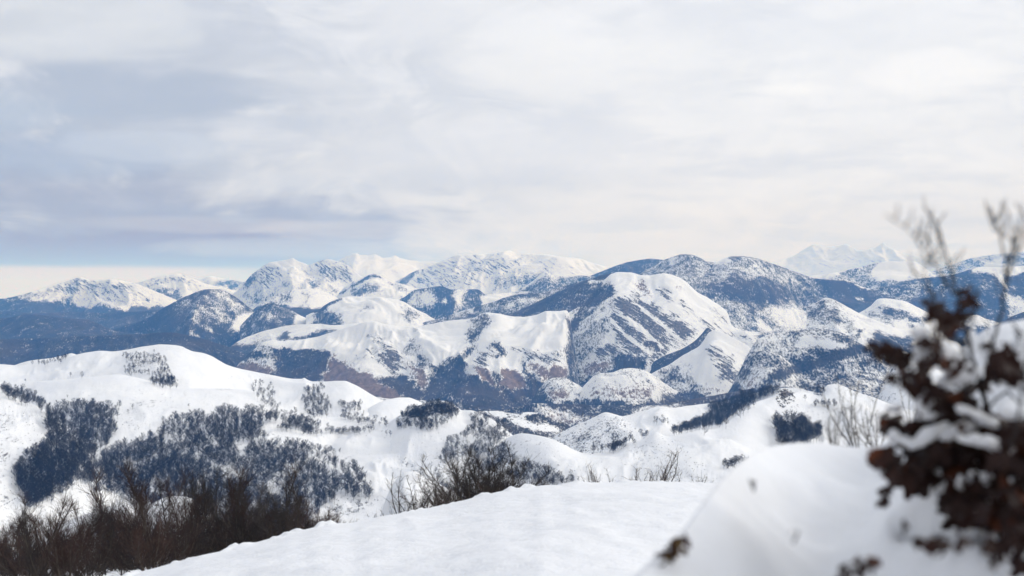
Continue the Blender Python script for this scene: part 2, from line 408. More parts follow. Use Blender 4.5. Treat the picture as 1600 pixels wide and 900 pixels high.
ridge('peak_d', 'mountain_range', [(360,462),(375,450),(385,438),(392,430),(405,420),(413,414),(422,410),(435,408),(448,406),(457,403),(464,407),(475,411),(482,414),(492,410),(505,406),(512,405),(522,407),(535,411),(545,415),(556,425),(570,436),(600,455),(640,470)],
      13500, 700, .5, rough=0.9, relief=210, rscale=960, mat=M_FAR, seed=10, rows=75,
      cover=[('r',.42,5,6,[(390,432),(420,410),(440,410),(450,430),(430,450),(400,455)]),
             ('r',.50,5,5,[(480,415),(505,406),(545,415),(555,440),(500,440)]),
             ('f',.97,3,3,[(378,448),(402,422),(404,430),(396,446)]),
             ('f',.62,4,5,[(375,455),(405,450),(425,460),(420,475),(380,475)]),
             ('f',.75,3,3,[(458,448),(475,442),(470,452)]),
             ('f',.66,4,4,[(428,450),(452,440),(450,452),(425,458)]),
             ('f',.66,4,4,[(480,430),(500,435),(500,450),(485,448)]),
             ('f',.6,4,5,[(510,440),(535,450),(528,470),(505,455)])])
ridge('little_peak', 'mountain_ridge', [(520,470),(530,458),(540,447),(555,440),(570,432),(582,428),(592,430),(600,434),(610,439),(625,443),(640,447),(655,453),(670,462),(690,475)],
      12000, 500, .45, rough=0.5, relief=90, rscale=720, mat=M_FAR, seed=11,
      cover=[('f',.95,1.5,2,[(528,459),(556,439),(582,427),(600,433),(600,437),(583,431),(560,443),(533,462)]),
             ('f',.72,4,5,[(555,448),(575,440),(595,445),(600,462),(560,462),(550,455)]),
             ('f',.45,4,5,[(545,452),(560,460),(620,466),(560,470)]),
             ('f',.6,3,4,[(600,434),(620,442),(655,455),(640,460),(620,452),(602,440)]),
             ('f',.8,3,3,[(620,466),(645,460),(660,470),(640,475)])])
ridge('left_massif', 'mountain_range', [(-60,470),(0,467),(18,464),(35,460),(50,456),(70,450),(85,445),(100,440),(112,437),(125,433),(133,435),(140,438),(155,438),(172,436),(190,438),(203,441),(215,444),(235,452),(260,462),(290,475),(330,490)],
      14000, 1000, .5, rough=1.0, relief=180, rscale=1040, mat=M_FAR, seed=12, rows=70,
      cover=[('f',1.3,3,4,[(-80,462),(30,464),(60,472),(110,470),(160,479),(200,484),(250,481),(350,520),(350,620),(-80,620)]),
             ('f',.62,3,3,[(-80,450),(60,455),(130,431),(100,455),(60,470),(-80,470)]),
             ('r',.52,5,5,[(60,458),(125,434),(205,440),(225,455),(190,460),(90,465)]),
             ('r',.30,5,6,[(100,465),(220,455),(250,475),(200,480),(120,473)]),
             ('f',.55,3,4,[(80,465),(125,462),(105,472),(75,472)])])
ridge('left_dark_back', 'hill_ridge', [(-60,490),(0,486),(60,489),(110,487),(160,489),(210,487),(260,484),(320,490)],
      11500, 400, .35, rough=0.3, relief=75, rscale=720, mat=M_FAR, seed=13, base=(1.3,0,0))
ridge('dome_h', 'mountain_ridge', [(385,497),(400,480),(415,472),(425,464),(440,457),(460,453),(473,452),(485,451),(500,454),(515,459),(530,467),(560,480)],
      11000, 400, .4, rough=0.3, relief=60, rscale=640, mat=M_FAR, seed=14, rows=50,
      cover=[('f',.80,4,4,[(420,463),(440,455),(455,455),(458,470),(435,473),(420,470)]),
             ('f',.62,3,4,[(478,458),(490,455),(485,480),(470,482)]),
             ('f',1.2,3,3,[(380,478),(430,476),(470,484),(520,484),(560,495),(560,560),(380,560)])])
ridge('forest_l', 'mountain_ridge', [(600,482),(620,471),(635,462),(648,453),(665,450),(690,447),(705,452),(730,452),(745,452),(760,460),(790,458),(815,455),(860,460),(900,470)],
      11500, 500, .5, rough=0.5, relief=90, rscale=640, mat=M_FAR, seed=15, rows=60, base=(.92,0,0),
      cover=[('s',0,3,3,[(655,460),(665,453),(680,470),(675,480),(660,475)]),
             ('s',0,2,2,[(693,468),(697,467),(697,476),(692,475)]),
             ('s',0,3,3,[(712,452),(728,450),(722,470),(715,485),(712,470)]),
             ('s',0,2.5,2,[(752,462),(765,455),(830,455),(812,462),(775,478),(755,478)]),
             ('f',.45,4,4,[(640,462),(655,458),(650,475),(635,480)])])
ridge('cone', 'mountain_ridge', [(130,545),(160,522),(190,510),(215,503),(235,495),(250,484),(265,476),(280,468),(295,461),(310,455),(322,452),(335,452),(347,453),(355,456),(365,462),(378,471),(392,482),(405,491),(420,500),(435,509),(455,520)],
      9500, 600, .45, rough=0.84, relief=110, rscale=600, mat=M_MID, seed=16, rows=80, base=(1.2,0,0),
      cover=[('f',.70,8,5,[(265,480),(310,456),(350,453),(400,490),(370,500),(360,512),(300,505)]),
             ('f',.50,4,5,[(335,458),(355,458),(378,475),(385,490),(360,480)]),
             ('f',.45,3,4,[(338,470),(350,485),(358,505),(345,500)]),
             ('s',0,2.5,3,[(358,512),(372,496),(382,489),(400,490),(412,495),(424,505),(428,512),(410,514),(395,516),(380,511),(366,515)]),
             ('f',.40,2,3,[(290,516),(297,515),(315,525),(322,531),(310,530),(292,521)]),
             ('f',.25,2,3,[(307,508),(315,507),(335,518),(333,522),(318,516)])])
ridge('pale_blue_mid', 'mountain_ridge', [(880,450),(920,432),(950,420),(975,411),(1000,406),(1015,404),(1035,406),(1060,412),(1100,420)],
      12500, 500, .45, rough=0.3, relief=75, rscale=720, mat=M_FAR, seed=17, rows=40, base=(.95,0,0))
ridge('big_wooded', 'mountain_ridge', [(960,450),(985,438),(1000,428),(1020,416),(1040,405),(1055,400),(1068,397),(1080,398),(1095,403),(1108,409),(1120,408),(1135,402),(1150,400),(1170,401),(1185,404),(1205,411),(1230,420),(1255,429),(1275,435),(1295,437),(1320,439),(1345,447),(1370,456),(1392,465),(1410,475),(1450,500)],
      9500, 900, .42, rough=0.98, relief=110, rscale=900, mat=M_MID, seed=18, rows=110, base=(.76,0,0),
      cover=[('f',.58,8,6,[(1000,425),(1065,396),(1110,408),(1200,405),(1240,440),(1100,440),(1030,440)]),
             ('s',0,2.5,3,[(1045,405),(1060,400),(1058,408),(1045,412)]),
             ('s',0,2,2,[(1116,407),(1137,401),(1142,409),(1130,412),(1118,411)]),
             ('f',.30,4,4,[(1166,426),(1182,427),(1180,440),(1168,438)]),
             ('f',1.05,6,6,[(1110,440),(1190,440),(1250,460),(1240,485),(1160,475),(1120,460)]),
             ('f',.58,6,6,[(1100,470),(1170,480),(1240,470),(1330,500),(1300,530),(1150,520)]),
             ('f',1.1,4,4,[(1275,436),(1320,438),(1350,450),(1420,480),(1380,515),(1330,490),(1290,460)]),
             ('s',0,1.5,1.5,[(1333,440),(1350,446),(1362,453),(1355,452),(1338,444)]),
             ('s',0,1.5,1.5,[(1336,464),(1348,466),(1350,469),(1340,468)]),
             ('f',.12,4,4,[(1198,487),(1215,482),(1235,482),(1255,490),(1272,502),(1275,512),(1260,516),(1240,512),(1225,502),(1205,494)]),
             ('f',.05,2,2,[(1185,502),(1192,503),(1205,516),(1195,518),(1186,510)])])
ridge('right_dome', 'mountain_ridge', [(1230,440),(1260,432),(1290,428),(1310,425),(1330,421),(1350,416),(1365,412),(1380,409),(1400,408),(1420,408),(1432,410),(1443,417),(1452,424),(1462,430),(1500,438)],
      12000, 500, .4, rough=0.3, relief=60, rscale=640, mat=M_FAR, seed=19, rows=50, base=(.62,0,0),
      cover=[('s',0,2,2,[(1255,430),(1300,414),(1325,418),(1300,430),(1275,434)]),
             ('s',0,1.8,2,[(1362,424),(1370,413),(1380,405),(1430,405),(1465,430),(1440,434),(1415,438),(1395,440),(1375,437),(1364,432)]),
             ('f',.75,3,3,[(1355,437),(1460,434),(1500,440),(1500,470),(1340,450)])])
ridge('right_forest', 'mountain_ridge', [(1330,458),(1360,452),(1390,446),(1420,438),(1450,434),(1480,431),(1500,426),(1515,421),(1530,417),(1560,418),(1600,415),(1650,412),(1720,410)],
      10000, 800, .4, rough=0.4, relief=105, rscale=720, mat=M_FAR, seed=20, rows=80, base=(1.05,0,0),
      cover=[('f',.72,5,5,[(1360,450),(1450,436),(1500,435),(1450,460),(1390,470)]),
             ('s',0,2,2,[(1512,422),(1530,414),(1600,412),(1720,405),(1720,424),(1620,426),(1600,425),(1580,429),(1555,428),(1530,425)]),
             ('s',0,1.5,1.5,[(1556,428),(1566,428),(1572,442),(1576,455),(1568,448)]),
             ('f',.25,3,3,[(1574,458),(1590,465),(1640,485),(1640,500),(1580,500),(1575,480)]),
             ('f',.4,1.5,2,[(1578,448),(1588,450),(1588,454)])])
ridge('hillock_j', 'mountain_ridge', [(375,510),(388,496),(400,485),(412,477),(422,473),(432,475),(445,481),(455,485),(468,492),(480,498),(492,504),(505,509),(520,515)],
      9000, 300, .4, rough=0.70, relief=35, rscale=500, mat=M_MID, seed=21, rows=50, base=(.85,0,0),
      cover=[('s',0,2.5,2.5,[(455,484),(470,490),(505,508),(480,510),(460,508),(463,495)]),
             ('f',.45,3,3,[(408,490),(425,485),(430,495),(415,500)])])
ridge('dark_under_dome', 'hill_ridge', [(430,490),(450,482),(480,483),(500,483),(515,484),(530,490),(560,495)],
      9300, 300, .4, rough=0.70, relief=25, rscale=500, mat=M_MID, seed=22, rows=40, base=(1.1,0,0))
ridge('dome_i', 'mountain_ridge', [(478,493),(490,487),(500,482),(512,474),(522,469),(535,465),(548,463),(562,463),(580,464),(600,465),(615,467),(630,471),(642,478),(652,484),(665,490),(676,497),(700,505)],
      8800, 350, .38, rough=0.6, relief=75, rscale=420, mat=M_MID, seed=23, rows=60,
      cover=[('f',1.1,1.5,2,[(475,490),(500,481),(515,470),(535,464),(537,467),(520,474),(508,483),(495,492)]),
             ('f',.98,3,4,[(490,495),(505,488),(520,488),(532,495),(536,505),(520,512),(480,510)]),
             ('f',.75,2.5,3,[(563,478),(572,478),(576,488),(568,488)]),
             ('f',.72,3,4,[(622,485),(640,485),(655,494),(650,503),(630,500)]),
             ('f',.30,3,4,[(552,480),(590,478),(585,490),(555,492)])])
ridge('flats_k', 'hill_ridge', [(345,555),(365,538),(378,530),(395,523),(412,517),(430,513),(448,509),(470,507),(500,506),(520,508),(540,507),(560,505),(590,505)],
      8200, 300, .35, rough=0.42, relief=30, rscale=500, mat=M_MID, seed=24, rows=60,
      cover=[('f',.30,3,4,[(365,540),(400,522),(420,525),(400,538),(375,540)]),
             ('f',1.1,2.5,3,[(435,528),(448,519),(455,520),(452,530),(440,533)]),
             ('f',.95,2,2.5,[(455,531),(475,523),(500,518),(525,514),(530,518),(505,524),(480,530),(460,536)]),
             ('f',1.2,3,3,[(340,530),(365,540),(390,538),(420,533),(440,545),(430,700),(340,700)])])
ridge('long_wood', 'mountain_ridge', [(600,520),(640,511),(662,504),(690,496),(715,488),(735,482),(755,476),(775,470),(795,463),(812,459),(830,458),(850,457),(868,451),(885,446),(905,440),(925,437),(945,436)],
      8500, 400, .4, rough=0.98, relief=40, rscale=500, mat=M_MID, seed=25, rows=50, base=(.80,0,0),
      cover=[('f',.55,4,5,[(760,478),(820,462),(880,455),(870,470),(800,485),(760,488)]),
             ('f',.15,3,3,[(710,487),(735,483),(742,486),(715,490)])])
ridge('wooded_spur_n', 'mountain_ridge', [(760,500),(790,491),(812,484),(835,474),(855,464),(875,455),(895,445),(912,439),(925,435),(940,430),(957,427),(975,432)],
      7600, 400, .42, rough=0.84, relief=50, rscale=500, mat=M_MID, seed=26, rows=60, base=(.92,0,0),
      cover=[('s',0,1.5,1.5,[(918,442),(925,437),(945,434),(960,434),(962,441),(940,439),(922,444)]),
             ('f',1.1,2,2,[(925,437),(955,427),(960,433),(935,437)]),
             ('f',1.15,2.5,3,[(770,496),(800,490),(840,473),(880,452),(915,442),(918,446),(880,462),(850,476),(830,486),(800,497)])])
ridge('main_peak', 'mountain', [(870,510),(885,492),(900,482),(912,474),(922,462),(932,450),(942,440),(950,432),(957,427),(968,425),(980,425),(992,427),(1003,430),(1015,430),(1028,428),(1040,427),(1050,429),(1060,433),(1070,439),(1082,450),(1092,458),(1102,463),(1115,471),(1128,480),(1136,487),(1140,497),(1143,508),(1155,514),(1170,517),(1185,519),(1200,524),(1225,535),(1260,560)],
      7000, 620, .55, rough=0.98, relief=60, rscale=520, mat=M_MID, seed=27, rows=150,
      cover=[('f',1.15,4,4,[(860,560),(900,585),(940,600),(1020,600),(1240,600),(1240,800),(860,800)]),
             ('f',.98,3,4,[(905,472),(930,440),(950,441),(963,444),(960,458),(945,470),(925,485),(905,505),(893,520),(890,500),(896,488)]),
             ('f',1.15,1.6,2.5,[(925,476),(960,450),(950,466),(925,484),(908,498),(894,520),(889,560),(884,560),(887,505),(905,490)]),
             ('f',.60,5,6,[(893,520),(925,482),(955,470),(948,490),(955,520),(925,560),(893,570)]),
             ('r',.66,4,6,[(960,466),(975,462),(1000,480),(1040,510),(1060,540),(1050,552),(1010,570),(985,565),(965,530),(950,500)]),
             ('r',.84,3,4,[(962,466),(982,475),(998,490),(985,497),(968,482)]),
             ('r',.84,4,5,[(990,458),(1010,470),(1040,490),(1070,500),(1090,520),(1070,535),(1040,520),(1010,495),(990,475)]),
             ('r',.80,4,5,[(955,495),(985,505),(1015,530),(1030,548),(1000,548),(965,520)]),
             ('s',0,1.5,1.5,[(958,482),(962,480),(1000,510),(1040,542),(1034,545),(990,512)]),
             ('s',0,1.5,1.5,[(950,500),(955,498),(990,528),(1022,553),(1018,556),(980,528)]),
             ('s',0,1.5,1.5,[(1000,478),(1030,500),(1055,520),(1068,533),(1062,534),(1035,512),(1000,484)]),
             ('f',.95,2,3,[(1004,532),(1015,530),(1035,545),(1028,551),(1010,545)]),
             ('r',.75,3,5,[(925,545),(960,535),(975,560),(930,563)]),
             ('f',1.0,4,5,[(890,572),(940,560),(975,552),(1005,556),(1010,575),(1000,590),(890,600)]),
             ('b',.75,4,4,[(905,570),(950,562),(960,578),(910,588)]),
             ('b',.60,3,4,[(990,445),(1005,436),(1012,450),(1018,462),(1008,460),(995,452)]),
             ('b',.5,2.5,3,[(1055,448),(1068,454),(1066,458),(1055,453)]),
             ('r',.66,3,4,[(1028,450),(1038,448),(1050,462),(1060,474),(1045,470),(1030,458)]),
             ('r',.45,3,4,[(1055,468),(1075,478),(1100,500),(1120,510),(1100,508),(1070,488)]),
             ('r',.5,3,4,[(1110,480),(1125,495),(1138,500),(1130,505),(1115,498)]),
             ('r',.42,3,4,[(1085,498),(1130,515),(1200,540),(1180,545),(1110,522)]),
             ('f',.9,4,5,[(1180,522),(1215,522),(1240,560),(1210,600),(1165,600),(1165,565),(1178,540)]),
             ('r',.5,2,3,[(1158,515),(1165,525),(1170,540),(1165,540),(1158,525)])])
ridge('knoll_slope', 'hill_ridge', [(990,602),(1010,588),(1030,577),(1048,568),(1062,558),(1078,549),(1092,541),(1102,528),(1108,519),(1118,516),(1130,520),(1150,530),(1175,545),(1200,570)],
      6000, 420, .6, rough=0.70, relief=45, rscale=420, mat=M_MID, seed=28, rows=80,
      cover=[('f',1.2,4,5,[(1040,610),(1090,605),(1130,622),(1165,622),(1230,600),(1230,720),(980,720)]),
             ('r',.62,4,6,[(1105,540),(1125,545),(1150,560),(1165,600),(1150,612),(1130,595),(1115,565)]),
             ('f',.72,5,5,[(1030,585),(1060,565),(1075,580),(1082,600),(1050,610),(1020,605)]),
             ('b',.42,4,4,[(1105,600),(1140,612),(1120,622),(1100,612)]),
             ('f',1.0,4,4,[(1165,560),(1180,545),(1230,570),(1230,640),(1150,640)])])
ridge('dark_gully_spur', 'hill_ridge', [(985,588),(1005,578),(1025,563),(1045,553),(1065,545),(1085,533),(1098,520),(1106,512),(1112,516),(1120,528)],
      6230, 260, .55, rough=0.9, relief=20, rscale=300, mat=M_MID, seed=29, rows=40, base=(1.0,0,0))
ridge('field_ridge', 'mountain_ridge', [(355,590),(370,572),(385,556),(400,543),(412,534),(425,531),(440,533),(458,532),(480,529),(500,525),(525,517),(550,509),(572,503),(585,502),(600,506),(630,510),(655,509),(680,505),(700,501),(725,499),(740,497),(750,491),(760,488),(772,489),(785,491),(800,494),(815,495),(837,492),(855,486),(870,486),(885,485),(890,492),(895,525),(902,565),(915,600)],
      6600, 620, .48, rough=0.56, relief=90, rscale=480, mat=M_MID, seed=30, rows=130,
      cover=[('f',1.25,4,5,[(340,555),(400,545),(480,560),(560,590),(640,590),(680,575),(730,590),(780,585),(860,590),(940,570),(940,800),(340,800)]),
             ('f',.55,3,5,[(375,570),(400,553),(420,545),(430,550),(420,562),(440,568),(420,575),(385,573)]),
             ('b',.85,3,4,[(365,570),(395,568),(430,575),(420,590),(440,600),(380,600)]),
             ('f',1.15,2.5,3,[(425,545),(450,544),(480,545),(510,548),(520,555),(512,575),(505,590),(470,590),(440,580),(425,560)]),
             ('b',1.2,3,4,[(520,556),(545,572),(570,580),(600,600),(640,625),(690,650),(640,650),(590,620),(520,610),(505,595),(512,575)]),
             ('b',.4,4,4,[(520,548),(560,572),(545,575),(522,562)]),
             ('s',0,4,5,[(520,540),(560,570),(600,580),(580,555),(560,540)]),
             ('f',.62,3,4,[(555,555),(570,560),(600,575),(580,580),(560,575)]),
             ('r',.72,4,5,[(570,550),(590,545),(612,540),(625,545),(640,570),(620,585),(600,575)]),
             ('f',.55,4,5,[(572,525),(590,525),(600,545),(580,550)]),
             ('s',0,3,3,[(560,562),(590,568),(600,577),(575,575)]),
             ('b',.9,4,5,[(630,565),(650,565),(665,585),(690,600),(700,615),(665,620),(645,590)]),
             ('f',.65,3,5,[(645,515),(652,512),(653,535),(645,535)]),
             ('f',.85,3,4,[(640,535),(655,545),(670,570),(660,580),(650,565),(640,545)]),
             ('f',.38,5,6,[(625,520),(650,530),(660,560),(640,570),(630,545)]),
             ('f',1.0,3,4,[(748,492),(762,492),(768,500),(755,515),(745,528),(735,540),(715,555),(700,558),(680,575),(665,600),(660,640),(745,650),(735,590),(725,565),(742,545),(735,530),(730,520),(742,505)]),
             ('f',.6,3,5,[(735,500),(750,494),(748,510),(735,525),(725,535),(728,515)]),
             ('f',.25,3,4,[(678,540),(690,545),(688,560),(675,555)]),
             ('r',.55,4,5,[(740,550),(765,545),(770,565),(755,575),(740,568)]),
             ('b',.95,2.5,3,[(738,568),(755,573),(770,590),(778,600),(765,598),(748,585)]),
             ('f',.85,3,5,[(775,535),(787,532),(790,550),(780,565),(770,560),(772,548)]),
             ('b',1.15,3,4,[(785,578),(810,580),(822,600),(828,607),(785,608),(780,600)]),
             ('f',1.0,3,4,[(812,555),(826,555),(830,575),(840,590),(825,600),(815,580)]),
             ('r',.5,4,5,[(800,545),(870,550),(890,565),(870,575),(820,565)]),
             ('b',.9,4,5,[(830,568),(860,573),(893,572),(893,585),(870,595),(835,588)]),
             ('f',.35,3,4,[(865,545),(888,540),(892,560),(870,560)]),
             ('f',.85,2,3,[(886,500),(890,488),(930,560),(930,620),(885,600),(888,560)])])
ridge('speckled_wood', 'mountain_ridge', [(1120,640),(1145,600),(1165,560),(1180,535),(1192,526),(1205,522),(1220,520),(1245,517),(1270,514),(1295,515),(1320,522),(1350,540),(1400,560),(1450,580),(1520,590)],
      5200, 520, .48, rough=0.84, relief=50, rscale=420, mat=M_MID, seed=31, rows=110, base=(.66,0,0),
      cover=[('f',1.1,5,5,[(1120,640),(1165,585),(1185,590),(1200,620),(1200,680),(1120,680)]),
             ('f',.60,4,4,[(1180,530),(1220,522),(1245,530),(1225,545),(1190,545)]),
             ('s',0,2.5,3,[(1246,534),(1258,524),(1266,525),(1280,532),(1300,536),(1320,536),(1328,540),(1320,547),(1300,545),(1280,540),(1262,538),(1250,540)]),
             ('f',1.15,2.5,3,[(1150,605),(1180,590),(1230,575),(1280,560),(1320,545),(1350,535),(1352,545),(1310,560),(1270,575),(1220,592),(1170,612)]),
             ('b',.5,4,4,[(1150,598),(1185,585),(1200,590),(1170,610)])])
ridge('rolling_y', 'hill_ridge', [(1260,480),(1280,470),(1290,465),(1300,467),(1312,473),(1325,480),(1340,488),(1355,495),(1370,501),(1385,507),(1400,512),(1420,517),(1440,520),(1480,530),(1540,545)],
      6800, 300, .35, rough=0.56, relief=25, rscale=320, mat=M_MID, seed=32, rows=70, base=(.12,0,0),
      cover=[('f',.66,4,5,[(1255,480),(1290,466),(1300,475),(1335,500),(1335,512),(1300,510),(1270,505)]),
             ('f',.70,3,4,[(1225,512),(1250,508),(1290,512),(1300,530),(1270,532),(1240,522)]),
             ('f',.5,3,4,[(1322,512),(1332,512),(1335,530),(1325,535)]),
             ('f',.9,2,3,[(1340,515),(1350,513),(1345,525),(1336,535)]),
             ('f',.95,3,4,[(1358,530),(1370,522),(1400,525),(1430,528),(1430,560),(1358,560)])])
ridge('lump_y2', 'hill_ridge', [(1340,490),(1360,478),(1372,467),(1382,466),(1400,468),(1415,471),(1430,478),(1445,486),(1460,495),(1480,510),(1510,520)],
      7800, 250, .35, rough=0.56, relief=25, rscale=320, mat=M_MID, seed=33, rows=50, base=(.10,0,0),
      cover=[('f',.80,2.5,3,[(1375,478),(1390,478),(1420,490),(1450,498),(1445,506),(1410,500),(1380,490)]),
             ('f',.66,3,4,[(1355,490),(1375,486),(1400,500),(1398,510),(1375,505)]),
             ('f',.45,3,4,[(1405,505),(1440,505),(1450,515),(1420,518)])])
ridge('lump_y3', 'hill_ridge', [(1480,520),(1495,505),(1510,494),(1525,492),(1540,498),(1555,502),(1570,510),(1600,520)],
      7000, 250, .35, rough=0.56, relief=20, rscale=320, mat=M_MID, seed=34, rows=40, base=(.35,0,0),
      cover=[('f',1.1,3,3,[(1480,515),(1520,510),(1600,515),(1600,600),(1480,600)])])
ridge('far_right_dark', 'hill_ridge', [(1540,520),(1570,500),(1600,487),(1650,475),(1720,460)],
      6000, 300, .35, rough=0.70, relief=20, rscale=320, mat=M_MID, seed=35, rows=40, base=(1.1,0,0))
ridge('valley_knoll', 'hill_ridge', [(900,615),(915,600),(928,587),(940,583),(955,582),(970,577),(985,575),(1000,577),(1012,581),(1025,589),(1040,600),(1060,612)],
      5600, 260, .5, rough=0.84, relief=25, rscale=260, mat=M_MID, seed=36, rows=50, base=(.30,0,0),
      cover=[('b',.55,5,5,[(925,602),(960,606),(1000,600),(1030,606),(1020,635),(920,630)]),
             ('f',1.1,4,4,[(880,625),(940,622),(1000,628),(1080,612),(1080,760),(880,760)]),
             ('r',.6,2,3,[(1005,588),(1015,592),(1020,602),(1010,598)])])
ridge('valley_knoll_b', 'hill_ridge', [(830,625),(845,605),(856,594),(868,590),(880,590),(892,595),(905,602),(930,618)],
      5600, 260, .5, rough=0.8, relief=25, rscale=260, mat=M_MID, seed=37, rows=50, base=(.42,0,0),
      cover=[('b',.8,4,4,[(855,608),(880,606),(890,620),(870,630),(855,622)]),
             ('f',1.1,4,4,[(800,615),(850,612),(868,630),(930,612),(960,760),(780,760)])])
ridge('valley_wood', 'hill_ridge', [(380,640),(430,612),(520,606),(600,622),(700,628),(780,640),(840,630),(900,632),(1000,634),(1100,620),(1180,606)],
      4600, 300, .4, rough=1.0, relief=35, rscale=260, mat=M_MID, seed=38, rows=60, base=(.98,0,0),
      cover=[('b',.7,8,8,[(560,620),(640,628),(720,640),(700,660),(600,650)]),('b',.6,8,8,[(440,606),(520,606),(560,630),(480,640)]),('b',.55,5,6,[(840,640),(930,650),(900,665),(850,660)]),('b',.45,6,6,[(1000,640),(1060,640),(1100,650),(1000,655)])])
ridge('left_dark', 'hill_ridge', [(-60,500),(0,498),(20,495),(45,491),(62,492),(85,495),(110,498),(135,499),(150,504),(165,511),(180,517),(210,521),(250,528),(300,535)],
      9000, 500, .35, rough=0.42, relief=50, rscale=700, mat=M_MID, seed=39, rows=50, base=(1.3,0,0))
ridge('left_dark_front', 'hill_ridge', [(-60,545),(0,530),(80,528),(160,524),(220,522),(260,519),(300,525),(350,540),(400,560),(440,575)],
      7000, 450, .4, rough=0.56, relief=60, rscale=600, mat=M_MID, seed=40, rows=60, base=(1.3,0,0),
      cover=[('f',.3,2.5,3,[(370,535),(395,526),(410,530),(385,537)])])

# ------------------------------------------------------------------ the nearer snow hills
ridge('white_hill', 'snow_hill', [(-80,572),(0,569),(30,571),(60,569),(88,566),(105,560),(120,554),(140,550),(158,548),(175,549),(200,546),(220,542),(235,540),(250,538),(270,539),(284,541),(292,545),(302,549),(315,551),(330,556),(342,563),(355,570),(375,576),(400,581),(430,587),(462,592),(472,592),(475,590),(480,593),(490,596),(510,596),(525,595),(538,595),(550,599),(562,605),(580,616),(597,625),(615,632),(635,640)],
      2400, 150, .24, rough=0.25, relief=10, rscale=170, mat=M_NEAR, smo=2.2, seed=41, rows=60, power=1.25,
      cover=[('f',.14,3,4,[(230,560),(262,575),(258,590),(215,580),(205,570)]),('f',.10,3,3,[(255,536),(290,540),(290,552),(250,552)])])
ridge('far_copse_hill', 'snow_hill', [(10,577),(30,568),(50,563),(75,560),(100,555),(112,552),(130,560),(150,570)],
      2900, 60, .25, rough=0.2, relief=8, rscale=200, mat=M_NEAR, smo=2.2, seed=42, rows=20)
ridge('saddle_hill', 'snow_hill', [(560,650),(580,635),(597,627),(612,623),(625,621),(638,621),(648,624),(657,628),(670,636),(700,650)],
      2300, 80, .24, rough=0.2, relief=8, rscale=150, mat=M_NEAR, smo=2.2, seed=43, rows=30)
ridge('fold', 'snow_hill', [(-80,598),(0,597),(50,596),(100,593),(150,588),(187,585),(205,588),(230,594),(252,600),(275,605),(300,607),(330,607),(365,608),(395,611),(410,617),(425,627),(440,636),(460,643),(480,647),(520,652),(560,655),(600,660),(640,668)],
      2100, 90, .2, rough=0.2, relief=6, rscale=150, mat=M_NEAR, smo=2.2, seed=44, rows=50, power=1.2,
      cover=[('f',.10,4,5,[(140,620),(260,620),(300,635),(150,640)]),('f',.08,4,4,[(340,605),(370,605),(360,625),(340,622)])])
ridge('main_valley_slope', 'snow_hill', [(-80,650),(60,642),(150,640),(220,636),(300,634),(350,636),(400,642),(430,648),(480,652),(520,652),(560,651),(600,654),(640,657),(680,658),(710,650),(730,655),(755,668),(780,684),(800,700),(830,722),(870,750),(950,800)],
      1950, 200, .20, rough=0.2, relief=10, rscale=120, mat=M_NEAR, smo=2.2, seed=45, rows=130, power=1.1,
      cover=[('f',.22,5,6,[(60,690),(130,650),(185,640),(190,680),(120,740),(60,800),(30,790)]),
             ('f',.22,5,6,[(250,650),(420,645),(430,690),(540,710),(590,780),(540,810),(400,760),(250,760),(150,790),(120,740)]),
             ('f',.35,3,4,[(622,715),(640,722),(650,738),(632,732)]),
             ('f',.10,4,5,[(690,720),(730,730),(720,760),(690,745)]),
             ('f',.10,4,5,[(520,665),(570,672),(560,690),(520,690)])])
ridge('wood_knoll', 'snow_hill', [(590,672),(605,662),(618,653),(630,646),(642,640),(655,633),(670,628),(690,626),(705,630),(715,636),(722,641),(735,641),(747,644),(760,650),(780,662),(795,675),(815,690)],
      1900, 110, .24, rough=0.2, relief=8, rscale=120, mat=M_NEAR, smo=2.2, seed=46, rows=60, power=1.15,
      cover=[('f',.95,3,3,[(618,653),(650,636),(690,625),(715,634),(712,646),(690,648),(660,652),(630,654)]),
             ('f',.35,4,4,[(745,645),(760,648),(800,675),(800,690),(745,690)])])
ridge('patch_hill_a', 'snow_hill', [(725,650),(740,645),(757,642),(780,642),(792,644),(805,646),(825,644),(840,645),(852,650),(870,656),(885,662),(905,680),(930,700)],
      2900, 120, .25, rough=0.4, relief=10, rscale=150, mat=M_NEAR, smo=2.2, seed=47, rows=50, base=(.85,0,0),
      cover=[('s',0,1.5,2,[(745,645),(757,640),(782,641),(800,647),(840,643),(845,647),(825,652),(800,650),(780,650)]),
             ('s',0,1.5,2,[(792,654),(800,652),(818,654),(830,662),(842,664),(855,662),(866,668),(872,676),(855,673),(830,672),(812,665)]),
             ('f',1.0,2,2.5,[(820,650),(840,648),(868,656),(880,665),(870,664),(840,660),(822,656)])])
ridge('tufted_hill', 'snow_hill', [(835,705),(855,692),(868,681),(885,671),(900,664),(915,658),(930,651),(947,644),(960,647),(972,650),(987,647),(1008,641),(1030,635),(1050,637),(1075,634),(1100,631),(1112,630),(1130,627),(1150,622),(1180,614),(1215,606),(1240,606),(1270,612)],
      2400, 150, .28, rough=0.25, relief=10, rscale=140, mat=M_NEAR, smo=2.2, seed=48, rows=70, base=(.10,0,0),
      cover=[('f',.36,5,5,[(870,690),(900,666),(940,648),(965,652),(985,670),(960,700),(920,715),(880,705)]),
             ('f',.0,6,3,[(980,650),(1110,632),(1110,650),(1040,665),(990,670)])])
